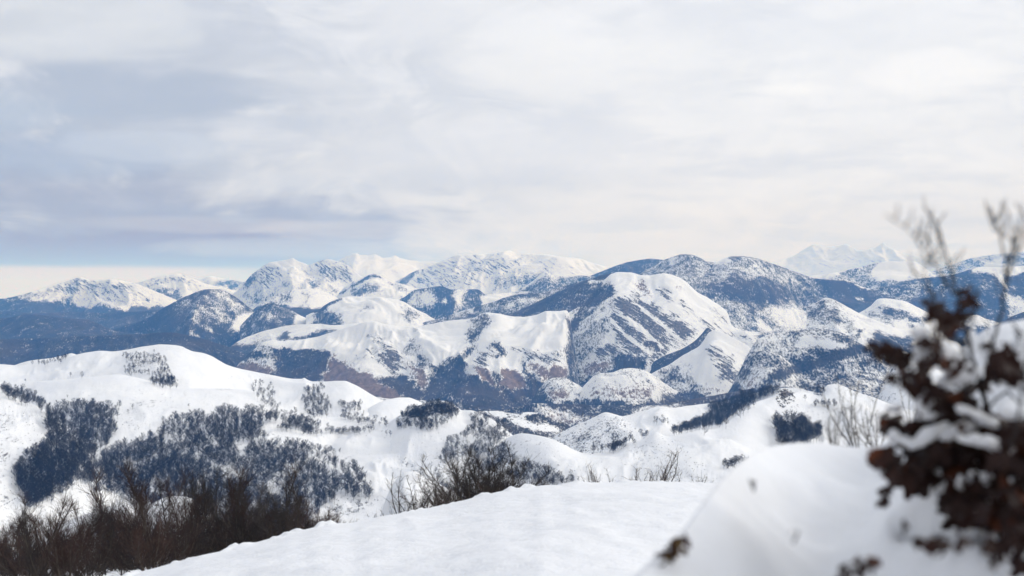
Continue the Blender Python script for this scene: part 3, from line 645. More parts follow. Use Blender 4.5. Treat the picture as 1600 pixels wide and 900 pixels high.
ridge('right_snow_back', 'snow_hill', [(1345,650),(1362,632),(1376,612),(1386,590),(1394,564),(1402,549),(1412,549),(1425,556),(1440,568),(1470,580),(1520,590),(1600,600)],
      2300, 180, .35, rough=0.3, relief=16, rscale=140, mat=M_NEAR, smo=2.2, seed=49, rows=50,
      cover=[('f',.5,3,4,[(1380,570),(1400,548),(1420,560),(1410,590),(1385,600)]),('f',.3,3,4,[(1340,640),(1370,600),(1400,610),(1390,640)])])
ridge('right_snow_hill', 'snow_hill', [(680,850),(700,812),(720,775),(745,735),(770,702),(795,683),(815,677),(840,680),(860,685),(880,693),(895,702),(915,708),(935,708),(950,706),(965,702),(982,692),(1005,686),(1015,680),(1025,675),(1031,677),(1038,681),(1047,682),(1065,679),(1085,674),(1100,671),(1112,671),(1122,669),(1135,660),(1150,650),(1165,638),(1182,628),(1198,623),(1210,618),(1218,610),(1226,607),(1233,611),(1242,613),(1252,612),(1262,614),(1275,617),(1284,619),(1288,607),(1294,601),(1307,600),(1318,603),(1330,609),(1350,616),(1368,622),(1385,629),(1400,634),(1440,646),(1500,660),(1600,680)],
      [(760,1650),(900,1500),(1100,1500),(1250,1700),(1500,1650)], 190, .24, rough=0.25, relief=8, rscale=110, mat=M_NEAR, smo=4.5, seed=50, rows=90, power=1.15,
      cover=[('f',.16,5,5,[(1030,680),(1060,690),(1090,720),(1100,745),(1050,740),(980,740),(960,725),(990,700)]),
             ('r',.75,3,3,[(1215,612),(1230,606),(1240,616),(1238,628),(1225,630),(1218,622)]),
             ('f',.20,3,4,[(1230,620),(1255,618),(1250,632),(1232,632)]),
             ('f',.12,5,5,[(1300,635),(1340,640),(1340,660),(1300,655)]),
             ('f',.10,5,5,[(800,680),(900,715),(880,740),(800,715)])])
ridge('near_left_slope', 'snow_hill', [(-80,600),(-20,606),(0,610),(15,616),(32,625),(46,630),(60,635),(75,643),(90,656),(105,670),(120,686),(140,708),(160,730),(185,760),(210,790)],
      1600, 190, .28, rough=0.4, relief=10, rscale=90, mat=M_NEAR, smo=2.2, seed=51, rows=90, power=1.15, base=(.07,0,0),
      cover=[('f',.26,4,5,[(-20,640),(20,650),(20,720),(0,780),(-20,780)]),('f',.18,4,5,[(20,720),(80,660),(130,720),(60,800),(0,800)])])
ridge('near_spur', 'snow_hill', [(-80,905),(0,880),(50,850),(85,825),(110,812),(135,803),(160,795),(180,789),(196,786),(207,792),(216,801),(228,793),(242,785),(256,778),(270,775),(290,776),(308,785),(322,800),(338,830),(352,870),(370,920)],
      620, 70, .3, rough=0.5, relief=6, rscale=50, mat=M_NEAR, smo=2.2, seed=52, rows=40, power=1.2,
      cover=[('f',.12,5,5,[(60,860),(160,810),(300,790),(400,850),(300,900)])])

ridge('near_fold', 'snow_hill', [(575,850),(592,810),(606,772),(620,748),(632,738),(646,736),(665,746),(690,758),(712,770),(735,784),(760,803),(800,830)],
      900, 60, .3, rough=0.3, relief=4, rscale=60, mat=M_NEAR, smo=2.2, seed=53, rows=40, power=1.2,
      cover=[('f',.10,5,5,[(600,720),(660,745),(640,770),(590,740)])])
# ------------------------------------------------------------------ foreground snow bank, a walked field that drops away behind its rim
RIM = [(-200,1010),(0,965),(100,940),(150,923),(200,899),(250,885),(300,871),(330,864),(360,858),(400,847),(425,840),(450,833),(475,828),(500,822),(520,819),(550,816),(570,812),(600,806),(620,803),(640,799),(680,792),(720,783),(740,778),(760,773),(780,768),(800,765),(830,761),(850,758),(875,757),(900,755),(940,754),(1000,753),(1060,753),(1100,755),(1150,756),(1250,762),(1400,775),(1700,800)]
def rim_d(px): return np.interp(px, [-200, 300, 700, 1100, 1700], [20, 26, 33, 37, 40])
def bank_z(px, y):
    px = np.asarray(px, float); y = np.asarray(y, float)
    dcr = rim_d(px); zc = -(smooth_line(RIM, px) - HZ) / F * dcr
    t = np.clip(y / dcr, 0, 1)
    zf = -1.65 + (zc + 1.65) * (t * 0.93 + 0.07 * t * t)
    far = np.maximum(y - dcr, 0)
    zb = zc - 0.19 * far - 0.10 * np.minimum(far, 3)
    return np.where(y <= dcr, zf, zb)
def snow_surface(name, bump, colr=(0.88, 0.885, 0.895), sss=0.0):
    m = bpy.data.materials.new(name); m.use_nodes = True
    t = NT(m.node_tree); t.n.clear()
    pos = t.node('ShaderNodeNewGeometry').outputs['Position']
    a = t.noise(pos, 3.2, 4.0, 0.6); b_ = t.noise(pos, 17.0, 4.0, 0.65); c = t.noise(pos, 70.0, 2.0, 0.6)
    h = t.math('ADD', t.math('MULTIPLY', a, 0.05), t.math('ADD', t.math('MULTIPLY', b_, 0.012), t.math('MULTIPLY', c, 0.003)))
    bp = t.node('ShaderNodeBump'); bp.inputs['Strength'].default_value = bump; bp.inputs['Distance'].default_value = 1.0
    t.l.new(h, bp.inputs['Height'])
    p = t.node('ShaderNodeBsdfPrincipled')
    t.l.new(t.mix(t.step(a, 0.35, 0.65), tuple(x * 0.975 for x in colr), colr), p.inputs['Base Color'])
    p.inputs['Roughness'].default_value = 0.7; p.inputs['Specular IOR Level'].default_value = 0.2
    t.l.new(bp.outputs[0], p.inputs['Normal'])
    o = t.node('ShaderNodeOutputMaterial'); t.l.new(p.outputs[0], o.inputs[0])
    return m
M_BANK = snow_surface('trodden_snow', 1.0)
M_DRIFT = snow_surface('drift_snow', 0.5)
def build_bank():
    pxs = np.arange(-800, 2300, 3.0)
    dcr = rim_d(pxs)
    tf = np.concatenate([np.linspace(0.05, 0.93, 150), np.linspace(0.935, 1.0, 24)])
    tb = np.array([0.2, 0.5, 1, 1.6, 2.4, 3.5, 5, 8, 13, 20, 32, 50, 80, 120, 180, 260, 380])
    Y = np.concatenate([dcr[:, None] * tf[None, :], dcr[:, None] + tb[None, :]], 1)
    PX = pxs[:, None] * np.ones_like(Y)
    Z = bank_z(PX, Y)
    X = (PX - 800) / F * Y
    lump = fbm(X / 3.0, Y / 4.0, 4, 5) * 0.16 + fbm(X / 0.8, Y / 1.1, 3, 8) * 0.045
    tracks = ridged(X / 1.1 + Y * 0.12, Y / 9.0, 2, 12) * 0.02
    fade = np.clip((dcr[:, None] - Y) / 4.0, 0, 1)
    Z = Z + (lump + tracks) * np.where(Y <= dcr[:, None], 0.12 + 0.88 * fade, 0.5)
    crumb = np.maximum(fbm(X / 0.35, Y / 0.8, 3, 77), 0) * 0.16          # crumbly rim
    Z = Z + crumb * np.exp(-((Y - dcr[:, None]) / 0.9) ** 2)
    co = np.stack([X, Y, Z], -1)
    me = grid_mesh('snow_bank', co, co.shape[0], co.shape[1], M_BANK)
    o = bpy.data.objects.new('snow_bank', me); o['kind'] = 'structure'; sc.collection.objects.link(o)
build_bank()

# ------------------------------------------------------------------ bare wood
def bark(name, c1, c2, sc_=2.0):
    m = bpy.data.materials.new(name); m.use_nodes = True
    t = NT(m.node_tree); t.n.clear()
    tco = t.node('ShaderNodeTexCoord').outputs['Object']
    oi = t.node('ShaderNodeObjectInfo').outputs['Random']
    n = t.noise(tco, sc_, 4.0, 0.6)
    c = t.mix(t.step(n, 0.35, 0.65), c1, c2)
    hsv = t.node('ShaderNodeHueSaturation'); t.l.new(c, hsv.inputs['Color'])
    t.l.new(t.step(oi, 0, 1, 0.7, 1.35, 'LINEAR'), hsv.inputs['Value'])
    p = t.node('ShaderNodeBsdfPrincipled'); t.l.new(hsv.outputs[0], p.inputs['Base Color'])
    p.inputs['Roughness'].default_value = 0.85; p.inputs['Specular IOR Level'].default_value = 0.2
    o = t.node('ShaderNodeOutputMaterial'); t.l.new(p.outputs[0], o.inputs[0])
    return m
B_FAR = bark('grey_bark', (0.022, 0.018, 0.016), (0.062, 0.050, 0.042), 0.4)
B_SNOWY = bark('frosted_bark', (0.10, 0.11, 0.13), (0.30, 0.31, 0.34), 0.35)
B_STEM = bark('shrub_bark', (0.030, 0.024, 0.020), (0.085, 0.068, 0.055), 2.0)
B_TWIG = bark('red_twig', (0.026, 0.016, 0.013), (0.080, 0.046, 0.036), 1.0)
B_TWIG2 = bark('grey_twig', (0.030, 0.026, 0.023), (0.095, 0.078, 0.066), 1.0)
B_TWIG3 = bark('dark_twig', (0.014, 0.012, 0.012), (0.040, 0.033, 0.030), 1.0)
B_OAK = bark('oak_bark', (0.012, 0.010, 0.010), (0.040, 0.034, 0.032), 9.0)

class Twigs:
    def __init__(s): s.v = []; s.f = []
    def prism(s, a, b, ra, rb, n=3):
        d = (b - a)
        if d.length < 1e-6: return
        u = d.orthogonal().normalized(); w = d.normalized().cross(u)
        k = len(s.v)
        for p, r in ((a, ra), (b, rb)):
            for i in range(n):
                an = 6.2832 * i / n
                s.v.append(tuple(p + u * (math.cos(an) * r) + w * (math.sin(an) * r)))
        for i in range(n):
            j = (i + 1) % n
            s.f.append((k + i, k + j, k + n + j, k + n + i))
    def blade(s, a, b, r):
        d = (b - a); u = d.orthogonal().normalized(); u.rotate(Matrix.Rotation(random.uniform(0, 3.14), 3, d))
        k = len(s.v)
        s.v += [tuple(a - u * r), tuple(a + u * r), tuple(b)]
        s.f.append((k, k + 1, k + 2))
    def mesh(s, name, mat):
        me = bpy.data.meshes.new(name); me.from_pydata(s.v, [], s.f); me.materials.append(mat); return me
def rv(a=1.0): return Vector((random.uniform(-a, a), random.uniform(-a, a), random.uniform(-a, a)))

def mid_tree(seed, h=1.0, wide=0.32, low=0.28, nl=18, nt=17, thick=1.0):
    """a leafless broadleaf tree one unit tall: trunk, rising limbs, a fan of twigs"""
    random.seed(seed)
    tr, cr = Twigs(), Twigs()
    p = Vector((0, 0, -0.06)); pts = [p.copy()]
    for i in range(6):
        p = p + Vector((random.uniform(-.02, .02), random.uniform(-.02, .02), 0.15)); pts.append(p.copy())
    rad = [0.012, 0.011, 0.010, 0.008, 0.006, 0.005, 0.003]
    for i in range(6): tr.prism(pts[i], pts[i + 1], rad[i] * thick, rad[i + 1] * thick, 4)
    for k in range(nl):
        z = low + (0.86 - low) * (k + random.random()) / nl
        i = min(5, int((z + .06) / 0.15)); a = pts[i].lerp(pts[i + 1], ((z + .06) / 0.15) % 1.0)
        an = random.uniform(0, 6.2832)
        reach = wide * math.sin(math.pi * min(1, max(0.12, (z - low + .12) / (1.02 - low))) ** 0.8) * random.uniform(.75, 1.15)
        d = Vector((math.cos(an) * reach, math.sin(an) * reach, random.uniform(.12, .26)))
        if a.z + d.z > 1.0: d.z = 1.0 - a.z
        m_ = a + d * 0.5 + Vector((0, 0, -0.02)); b = a + d
        cr.prism(a, m_, 0.0075 * thick, 0.0052 * thick); cr.prism(m_, b, 0.0052 * thick, 0.002 * thick)
        for j in range(nt):
            t = random.uniform(.2, 1); q = a.lerp(m_, t * 2) if t < .5 else m_.lerp(b, t * 2 - 1)
            e = Vector((math.cos(an + random.uniform(-1.3, 1.3)), math.sin(an + random.uniform(-1.3, 1.3)), random.uniform(.1, 1.3))).normalized() * random.uniform(.06, .17)
            cr.blade(q, q + e, 0.0045 * thick)
            for _ in range(2):
                q2 = q + e * random.uniform(.3, .9); e2 = (e.normalized() + rv(.8)).normalized() * random.uniform(.03, .08)
                cr.blade(q2, q2 + e2, 0.0035 * thick)
    return tr, cr
MID = []
for i in range(8):
    tr, cr = mid_tree(100 + i, wide=[.26, .30, .34, .24, .38, .30, .28, .33][i], low=[.25, .3, .2, .35, .15, .28, .32, .22][i])
    MID.append((tr.mesh('trunk', B_FAR), cr.mesh('crown', B_FAR)))
def bush_mesh(seed):
    random.seed(seed); t = Twigs()
    for k in range(60):
        an = random.uniform(0, 6.28); r = random.uniform(0, .12)
        a = Vector((math.cos(an) * r, math.sin(an) * r, 0))
        el = random.uniform(.3, 1.4)
        b = a + Vector((math.cos(an) * math.cos(el), math.sin(an) * math.cos(el), math.sin(el))) * random.uniform(.5, 1.0)
        t.blade(a, b, .012)
        for j in range(8):
            q = a.lerp(b, random.uniform(.3, 1)); e = ((b - a).normalized() + rv(.9)).normalized() * random.uniform(.1, .3)
            t.blade(q, q + e, .008)
    return t.mesh('bush', B_FAR)
BUSH = [bush_mesh(300 + i) for i in range(3)]

NEAR_KEYS = [k for k in LAYERS if k in ('white_hill','far_copse_hill','saddle_hill','fold','main_valley_slope','wood_knoll','patch_hill_a','tufted_hill','right_snow_back','right_snow_hill','near_left_slope','near_spur','near_fold')]
def hit(px, py, near=True):
    best = None
    for k in NEAR_KEYS:
        if not near and k in ('near_spur', 'near_fold'): continue
        p = on(k, px, py)
        if p is not None and (best is None or p.y < best.y): best = p
    return best
def inpoly(x, y, P):
    c = False; n = len(P)
    for i in range(n):
        ax, ay = P[i]; bx, by = P[(i + 1) % n]
        if (ay > y) != (by > y) and x < (bx - ax) * (y - ay) / (by - ay) + ax: c = not c
    return c

def link_tree(root_name, loc, h, rz, variant, label, cat, group):
    tm, cm = MID[variant]
    o = bpy.data.objects.new(root_name, None); o.location = loc; o.rotation_euler = (0, 0, rz); o.scale = (h, h, h)
    o.empty_display_size = 0.1
    o['label'] = label; o['category'] = cat
    if group: o['group'] = group
    sc.collection.objects.link(o)
    for nm, me in (('trunk', tm), ('crown', cm)):
        c = bpy.data.objects.new(nm, me); c.parent = o; sc.collection.objects.link(c)
    return o

WOODS = [  # polygon of crowns, spacing across and down in view pixels, tree height in metres, label
 ([(0,600),(30,603),(60,616),(70,630),(70,640),(60,634),(30,624),(0,612)], 3.6, 2.6, 9, 'leafless tree in the thin dark belt at the far left behind a snow slope'),
 ([(75,642),(80,630),(100,632),(130,629),(185,632),(187,650),(184,668),(165,692),(150,705),(120,735),(110,760),(85,785),(45,790),(35,765),(20,745),(24,730),(45,705),(70,690),(72,665)], 5.2, 3.6, 13, 'bare grey tree in the dense wood below the left end of the white hill'),
 ([(190,690),(225,685),(250,674),(255,658),(290,648),(335,640),(400,637),(425,652),(420,667),(408,682),(380,690),(350,700),(330,735),(300,760),(250,790),(150,760),(115,745),(155,712)], 5.4, 3.8, 13, 'bare grey tree in the large dark wood in the middle of the snow valley'),
 ([(350,702),(400,692),(470,690),(490,692),(500,703),(515,700),(530,707),(540,722),(553,727),(570,742),(583,757),(585,772),(560,775),(530,765),(520,780),(500,790),(490,820),(440,830),(350,830),(250,800),(300,762),(330,737)], 5.8, 4.4, 13, 'bare grey tree in the loose lower wood below the fenced snow meadow'),
 ([(193,550),(250,550),(262,575),(275,590),(277,604),(255,598),(238,592),(232,580),(212,583),(190,583),(200,568)], 4.2, 4.0, 8, 'small bare tree in the copse on the face of the white hill'),
 ([(232,590),(270,588),(277,604),(260,603),(232,596)], 3.6, 2.6, 8, 'dense dark little tree at the foot of the hill-face copse'),
 ([(388,600),(425,595),(425,622),(445,640),(415,632)], 5.5, 6.0, 10, 'spindly bare tree in the open copse on the right shoulder of the white hill'),
 ([(470,606),(505,600),(518,640),(512,652),(482,650),(476,625)], 4.2, 4.2, 10, 'bare tree in the narrow copse hanging on the saddle of the white hill'),
 ([(530,630),(565,626),(567,648),(532,650)], 4.2, 3.8, 10, 'bare tree in the squarish copse beside the saddle'),
 ([(420,642),(465,640),(478,655),(492,668),(484,674),(430,667)], 4.0, 3.2, 11, 'bare tree in the dark belt above the fenced snow meadow'),
 ([(485,650),(500,664),(506,680),(490,684),(478,672)], 5.0, 4.5, 9, 'bare tree at the corner of the snow meadow'),
 ([(530,648),(605,652),(610,662),(600,666),(540,655)], 3.4, 3.0, 8, 'tree of the upper hedgerow across the snow fields'),
 ([(508,668),(560,670),(585,664),(588,670),(560,677),(510,676)], 3.2, 3.2, 8, 'tree of the lower hedgerow across the snow fields'),
 ([(618,661),(640,660),(668,650),(712,640),(716,652),(705,665),(670,671),(620,666)], 3.6, 3.2, 9, 'slender tree in the open belt at the foot of the wooded knoll'),
 ([(622,651),(645,638),(668,628),(690,626),(705,629),(716,637),(712,643),(690,643),(655,649)], 3.0, 2.2, 8, 'dense dark tree capping the rounded knoll'),
 ([(735,645),(770,648),(797,670),(790,690),(795,715),(780,730),(750,740),(735,720),(735,690),(728,670)], 5.4, 5.0, 11, 'bare tree in the gully wood running down from the knoll'),
 ([(700,685),(730,672),(738,690),(728,715),(700,720),(685,735),(690,755),(720,770),(700,775),(678,745),(688,712)], 5.6, 4.6, 10, 'bare tree on the left side of the gully wood'),
 ([(795,705),(830,727),(880,738),(905,750),(890,757),(830,752),(790,745)], 5.0, 4.0, 8, 'scrubby bare tree right of the gully wood'),
 ([(1050,671),(1085,658),(1105,648),(1112,632),(1150,616),(1222,602),(1224,608),(1190,622),(1160,640),(1125,662),(1090,671),(1050,679)], 2.8, 1.9, 11, 'bare tree in the long dark wood slanting across the right-hand hills'),
 ([(925,704),(960,693),(985,681),(1020,670),(1022,675),(1000,684),(978,693),(955,704)], 2.6, 1.7, 9, 'bare tree in the short dark wood below the tufted hill'),
 ([(1211,655),(1240,648),(1265,657),(1285,670),(1282,686),(1218,696)], 3.8, 3.4, 12, 'bare tree in the square copse on the right snow hill'),
 ([(1268,624),(1290,628),(1308,631),(1308,634),(1285,634),(1268,629)], 3.6, 3.0, 7, 'tree of the short row below the rocky top of the right snow hill'),
 ([(1242,604),(1290,600),(1288,612),(1270,612)], 3.4, 2.6, 8, 'bare tree in the little wood on the back of the right snow hill'),
 ([(1130,722),(1150,716),(1172,718),(1172,722),(1145,724),(1140,734),(1132,730)], 4.0, 3.4, 8, 'bare tree in the curved row in the hollow beside the drift'),
 ([(30,567),(60,563),(85,554),(105,552),(112,556),(100,562),(60,570)], 3.2, 2.6, 9, 'reddish bare tree on the skyline behind the left end of the white hill'),
 ([(1020,652),(1050,655),(1045,664),(1018,662)], 6.0, 6.0, 8, 'lone small tree on the smooth side of the tufted hill'),
]
SINGLES = [ # view position of the foot, height in metres, label
 ((207,640), 8, 'single dark tree on open snow above the big wood'), ((200,646), 6, 'small tree just below the single dark tree on open snow'),
 ((295,637), 6, 'flat-topped lone tree above the right end of the big wood'), ((610,683), 9, 'left tree of the pair in the middle of the big snow field'),
 ((604,681), 8, 'right tree of the pair standing in the big snow field'), ((512,672), 10, 'round dark tree at the left end of the lower hedgerow'),
 ((657,750), 8, 'lone bare tree left of the gully wood'), ((560,800), 14, 'big round bare tree standing on the snow by the foreground rim'),
 ((1212,657), 9, 'tall bare tree at the upper left corner of the square copse'), ((1258,627), 8, 'round dark tree alone below the rocky hilltop'),
 ((506,790), 9, 'bare tree on the snow clearing below the lower wood'), ((526,806), 10, 'bare tree just above the foreground rim, left of the big round one'),
 ((585,812), 5, 'small bush-like tree right of the big round bare tree'), ((1035,655), 8, 'right tree of two on the smooth hillside left of the long dark wood'),
 ((1023,658), 8, 'left tree of two on the smooth hillside left of the long dark wood'), ((105,622), 5, 'dark lone evergreen dot high on the left snow fold'),
 ((97,627), 4, 'second dark dot down the left snow fold'), ((90,636), 4, 'lowest of three dark little trees on the left snow fold'),
 ((790,776), 6, 'bare tree at the right foot of the gully wood'), ((110,590), 9, 'left thin tree of the two on the white hill face'),
 ((128,592), 11, 'right thin tree of the two on the white hill face'), ((40,598), 6, 'dark tuft of a tree at the left edge of the white hill'),
]
random.seed(5)
spots = []
for poly, sx, sy, h, label in WOODS:
    x0, x1 = min(p[0] for p in poly), max(p[0] for p in poly); y0, y1 = min(p[1] for p in poly), max(p[1] for p in poly)
    y = y0
    while y < y1:
        x = x0 + random.uniform(0, sx)
        while x < x1:
            px, py = x + random.uniform(-.5, .5) * sx, y + random.uniform(-.6, .6) * sy
            wq = fbm(np.array([px / 7.0, px / 7.0 + 31]), np.array([py / 5.0, py / 5.0]), 2, 67) * 9
            if inpoly(px + float(wq[0]), py + float(wq[1]) * .6, poly):
                thin = float(fbm(np.array([px / 22.0]), np.array([py / 14.0]), 3, 55)[0])
                if random.random() < 1.0 - max(0, thin * 1.7):
                    hh = h * random.choice((random.uniform(.45, .8), random.uniform(.8, 1.2), random.uniform(.85, 1.15)))
                    g = hit(px, py, False)
                    if g is not None:
                        hh = min(hh, 21.0 * g.y / F)
                        g2 = hit(px, py + 0.5 * hh * F / g.y, False) or g
                        if abs(g2.y - g.y) < 500:
                            spots.append((g2, hh, label, hh / g2.y))
            x += .76 * sx * random.uniform(.75, 1.25)
        y += sy * .9
# scattered single trees along the edges
print('trees', len(spots))
spots.sort(key=lambda s: -s[3])
singles = []
for (px, py), h, label in SINGLES:
    g = hit(px, py)
    if g is not None: singles.append((g, h, label))
N_IND = 298 - len(singles)
for g, h, label in singles:
    link_tree('bare_tree', g, h, random.uniform(0, 6.28), random.randrange(8), label, 'tree', None)
for g, h, label, _ in spots[:N_IND]:
    link_tree('bare_tree', g, h, random.uniform(0, 6.28), random.randrange(8), label, 'tree', label.replace('bare grey tree in', 'trees of').replace('bare tree in', 'trees of'))

def scatter(name, items, sources, label, cat):
    """one mass of wood nobody could count, instanced on its points"""
    me = bpy.data.meshes.new(name)
    me.vertices.add(len(items)); me.vertices.foreach_set('co', np.array([tuple(i[0]) for i in items], np.float32).reshape(-1))
    a = me.attributes.new('size', 'FLOAT', 'POINT'); a.data.foreach_set('value', np.array([i[1] for i in items], np.float32))
    b = me.attributes.new('turn', 'FLOAT', 'POINT'); b.data.foreach_set('value', np.array([random.uniform(0, 6.28) for _ in items], np.float32))
    k = me.attributes.new('kindno', 'INT', 'POINT'); k.data.foreach_set('value', np.array([random.randrange(len(sources)) for _ in items], np.int32))
    o = bpy.data.objects.new(name, me); o['kind'] = 'stuff'; o['label'] = label; o['category'] = cat
    sc.collection.objects.link(o)
    coll = bpy.data.collections.new(name + '_kinds')
    for i, ms in enumerate(sources):
        s = bpy.data.objects.new('%s_kind_%02d' % (name, i), ms); coll.objects.link(s)
    ng = bpy.data.node_groups.new(name, 'GeometryNodeTree')
    ng.interface.new_socket('Geometry', in_out='INPUT', socket_type='NodeSocketGeometry')
    ng.interface.new_socket('Geometry', in_out='OUTPUT', socket_type='NodeSocketGeometry')
    n = ng.nodes; l = ng.links
    gi = n.new('NodeGroupInput'); go = n.new('NodeGroupOutput'); ip = n.new('GeometryNodeInstanceOnPoints')
    ci = n.new('GeometryNodeCollectionInfo'); ci.inputs[0].default_value = coll; ci.inputs['Separate Children'].default_value = True; ci.inputs['Reset Children'].default_value = True
    def attr(nm, ty):
        x = n.new('GeometryNodeInputNamedAttribute'); x.data_type = ty; x.inputs[0].default_value = nm
        return [q for q in x.outputs if q.enabled and q.name == 'Attribute'][0]
    m2p = n.new('GeometryNodeMeshToPoints')
    l.new(gi.outputs[0], m2p.inputs[0]); l.new(m2p.outputs[0], ip.inputs['Points']); l.new(ci.outputs[0], ip.inputs['Instance'])
    ip.inputs['Pick Instance'].default_value = True
    l.new(attr('kindno', 'INT'), ip.inputs['Instance Index'])
    cx = n.new('ShaderNodeCombineXYZ'); l.new(attr('turn', 'FLOAT'), cx.inputs[2]); l.new(cx.outputs[0], ip.inputs['Rotation'])
    cs = n.new('ShaderNodeCombineXYZ'); s_ = attr('size', 'FLOAT')
    for i in range(3): l.new(s_, cs.inputs[i])
    l.new(cs.outputs[0], ip.inputs['Scale'])
    l.new(ip.outputs[0], go.inputs[0])
    md = o.modifiers.new('scatter', 'NODES'); md.node_group = ng
    return o
def joined(pair):
    a, b = pair; va = [tuple(v.co) for v in a.vertices]; k = len(va)
    me = bpy.data.meshes.new('tree'); me.from_pydata(va + [tuple(v.co) for v in b.vertices], [], [tuple(p.vertices) for p in a.polygons] + [tuple(i + k for i in p.vertices) for p in b.polygons])
    me.materials.append(B_FAR); return me
scatter('woodland', [(s[0], s[1]) for s in spots[N_IND:]], [joined(p) for p in MID], 'dark leafless woodland covering the folds of the snow hills in the middle distance', 'woodland')
# tufts and knee-high bushes dotted over the open snow
TUFTS = [([(140,600),(200,592),(300,612),(420,630),(400,640),(200,630),(120,625)], 70, .9), ([(340,585),(400,590),(360,620),(330,610)], 12, .9),
  ([(0,620),(60,640),(100,680),(60,740),(20,800),(0,800)], 150, .9), ([(190,645),(260,640),(255,665),(190,680)], 40, .9),
  ([(500,680),(590,670),(700,665),(700,720),(640,745),(560,720)], 45, .9), ([(620,712),(635,715),(655,738),(640,736)], 40, 1.1),
  ([(800,680),(900,715),(1000,720),(900,750),(810,720)], 70, .8), ([(980,690),(1040,680),(1080,710),(1130,750),(1000,745)], 190, .8),
  ([(870,690),(945,648),(985,655),(1000,670),(920,712)], 160, 1.6), ([(1215,608),(1240,610),(1240,628),(1220,640),(1212,625)], 60, 1.8),
  ([(1230,625),(1400,640),(1380,680),(1290,660)], 60, 1.0), ([(205,555),(265,570),(275,600),(200,580)], 60, 1.6), ([(1128,720),(1140,735),(1150,720)], 20, 1.8),
  ([(745,640),(870,660),(930,700),(800,660)], 120, 2.6), ([(680,700),(800,690),(800,770),(690,770)], 90, 1.4), ([(400,700),(560,720),(580,790),(420,780)], 130, 1.3), ([(60,690),(180,650),(180,700),(60,780)], 120, 1.3)]
tuf = []
for poly, n_, h in TUFTS:
    x0, x1 = min(p[0] for p in poly), max(p[0] for p in poly); y0, y1 = min(p[1] for p in poly), max(p[1] for p in poly)
    for _ in range(n_ * 3):
        px, py = random.uniform(x0, x1), random.uniform(y0, y1)
        if inpoly(px, py, poly) and random.random() < .6:
            g = hit(px, py)
            if g is not None: tuf.append((g, h * random.uniform(.4, 1.3)))
scatter('scrub', tuf, BUSH, 'sparse dark scrub poking through the snow on the open hillsides', 'scrub')

# wire fence on the lower left slope
def fence():
    line = [(-5,797),(10,788),(30,777),(50,768),(75,757),(100,757),(125,760),(140,762),(165,757),(185,752),(212,750),(230,750),(250,749)]
    root = bpy.data.objects.new('wire_fence', None); root['label'] = 'thin dark wire fence crossing the lower left snow below the wood'; root['category'] = 'fence'
    sc.collection.objects.link(root)
    t = Twigs(); t.prism(Vector((0, 0, -.3)), Vector((0, 0, 1.5)), .16, .14, 5); pm = t.mesh('post', B_STEM)
    w = Twigs(); prev = None; first = None
    xs = np.arange(-5, 250, 4.0); ys = smooth_line(line, xs)
    for px, py in zip(xs, ys):
        g = hit(px, py)
        if g is None: prev = None; continue
        if first is None: first = g.copy(); root.location = first
        o = bpy.data.objects.new('post', pm); o.location = g - first; o.rotation_euler = (random.uniform(-.08, .08), random.uniform(-.08, .08), 0); o.parent = root; sc.collection.objects.link(o)
        if prev is not None and abs(prev.y - g.y) < 60:
            for hh in (.6, 1.2): w.prism(prev - first + Vector((0, 0, hh)), g - first + Vector((0, 0, hh)), .035, .035)
        prev = g
    o = bpy.data.objects.new('wire', w.mesh('wire', B_STEM)); o.parent = root; sc.collection.objects.link(o)
fence()
# ------------------------------------------------------------------ thickets of shrubs and young trees just over the rim
def shrub_mesh(seed, stems=9, lean=0.5, fine=1.0, levels=(5, 6)):
    """many-stemmed leafless shrub one unit tall"""
    random.seed(seed); st, tw = Twigs(), Twigs()
    for k in range(stems):
        an = random.uniform(0, 6.2832); sp = random.uniform(0.1, lean)
        p = Vector((math.cos(an) * .05 * random.random(), math.sin(an) * .05 * random.random(), -0.1))
        d = Vector((math.cos(an) * sp, math.sin(an) * sp, 1)).normalized()
        L = random.uniform(.7, 1.08); n = 7; r = random.uniform(.010, .017) * fine
        nodes = [p.copy()]
        for i in range(n):
            d = (d + Vector((random.uniform(-.2, .2), random.uniform(-.2, .2), .07))).normalized()
            p = p + d * (L + .1) / n; nodes.append(p.copy())
        for i in range(n):
            st.prism(nodes[i], nodes[i + 1], r * (1 - i / (n + 1)) + .0012, r * (1 - (i + 1) / (n + 1)) + .0012, 4)
        for i in range(1, n):
            for _ in range(levels[0] if i > 1 else 2):
                q = nodes[i].lerp(nodes[i + 1], random.random())
                dd = (nodes[i + 1] - nodes[i]).normalized()
                e = (dd + rv(1.0) + Vector((0, 0, .2))).normalized()
                l1 = random.uniform(.14, .42) * (1.15 - i / n)
                m1 = q + e * l1 * .5; e = (e + rv(.25) + Vector((0, 0, .15))).normalized(); m2 = m1 + e * l1 * .5
                st.prism(q, m1, .0042 * fine, .0030 * fine); tw.prism(m1, m2, .0030 * fine, .0012 * fine)
                for _ in range(levels[1]):
                    t = random.random(); s = q.lerp(m1, t * 2) if t < .5 else m1.lerp(m2, t * 2 - 1)
                    e2 = (e + rv(.7) + Vector((0, 0, .2))).normalized() * random.uniform(.05, .14)
                    tw.prism(s, s + e2, .0017 * fine, .0009 * fine)
                    s2 = s + e2 * random.uniform(.2, .8); e3 = (e2.normalized() + rv(.7)).normalized() * random.uniform(.03, .07)
                    tw.blade(s2, s2 + e3, .0018 * fine)
    return st.mesh('stems', B_STEM), tw.mesh('twigs', (B_TWIG3, B_TWIG, B_TWIG, B_TWIG2)[seed % 4])
SH_TREE = [shrub_mesh(400 + i, stems=[5, 8, 4, 7, 3, 6][i], lean=[1.1, 1.4, .9, 1.6, .8, 1.3][i], fine=.6, levels=(7, 8)) for i in range(6)]
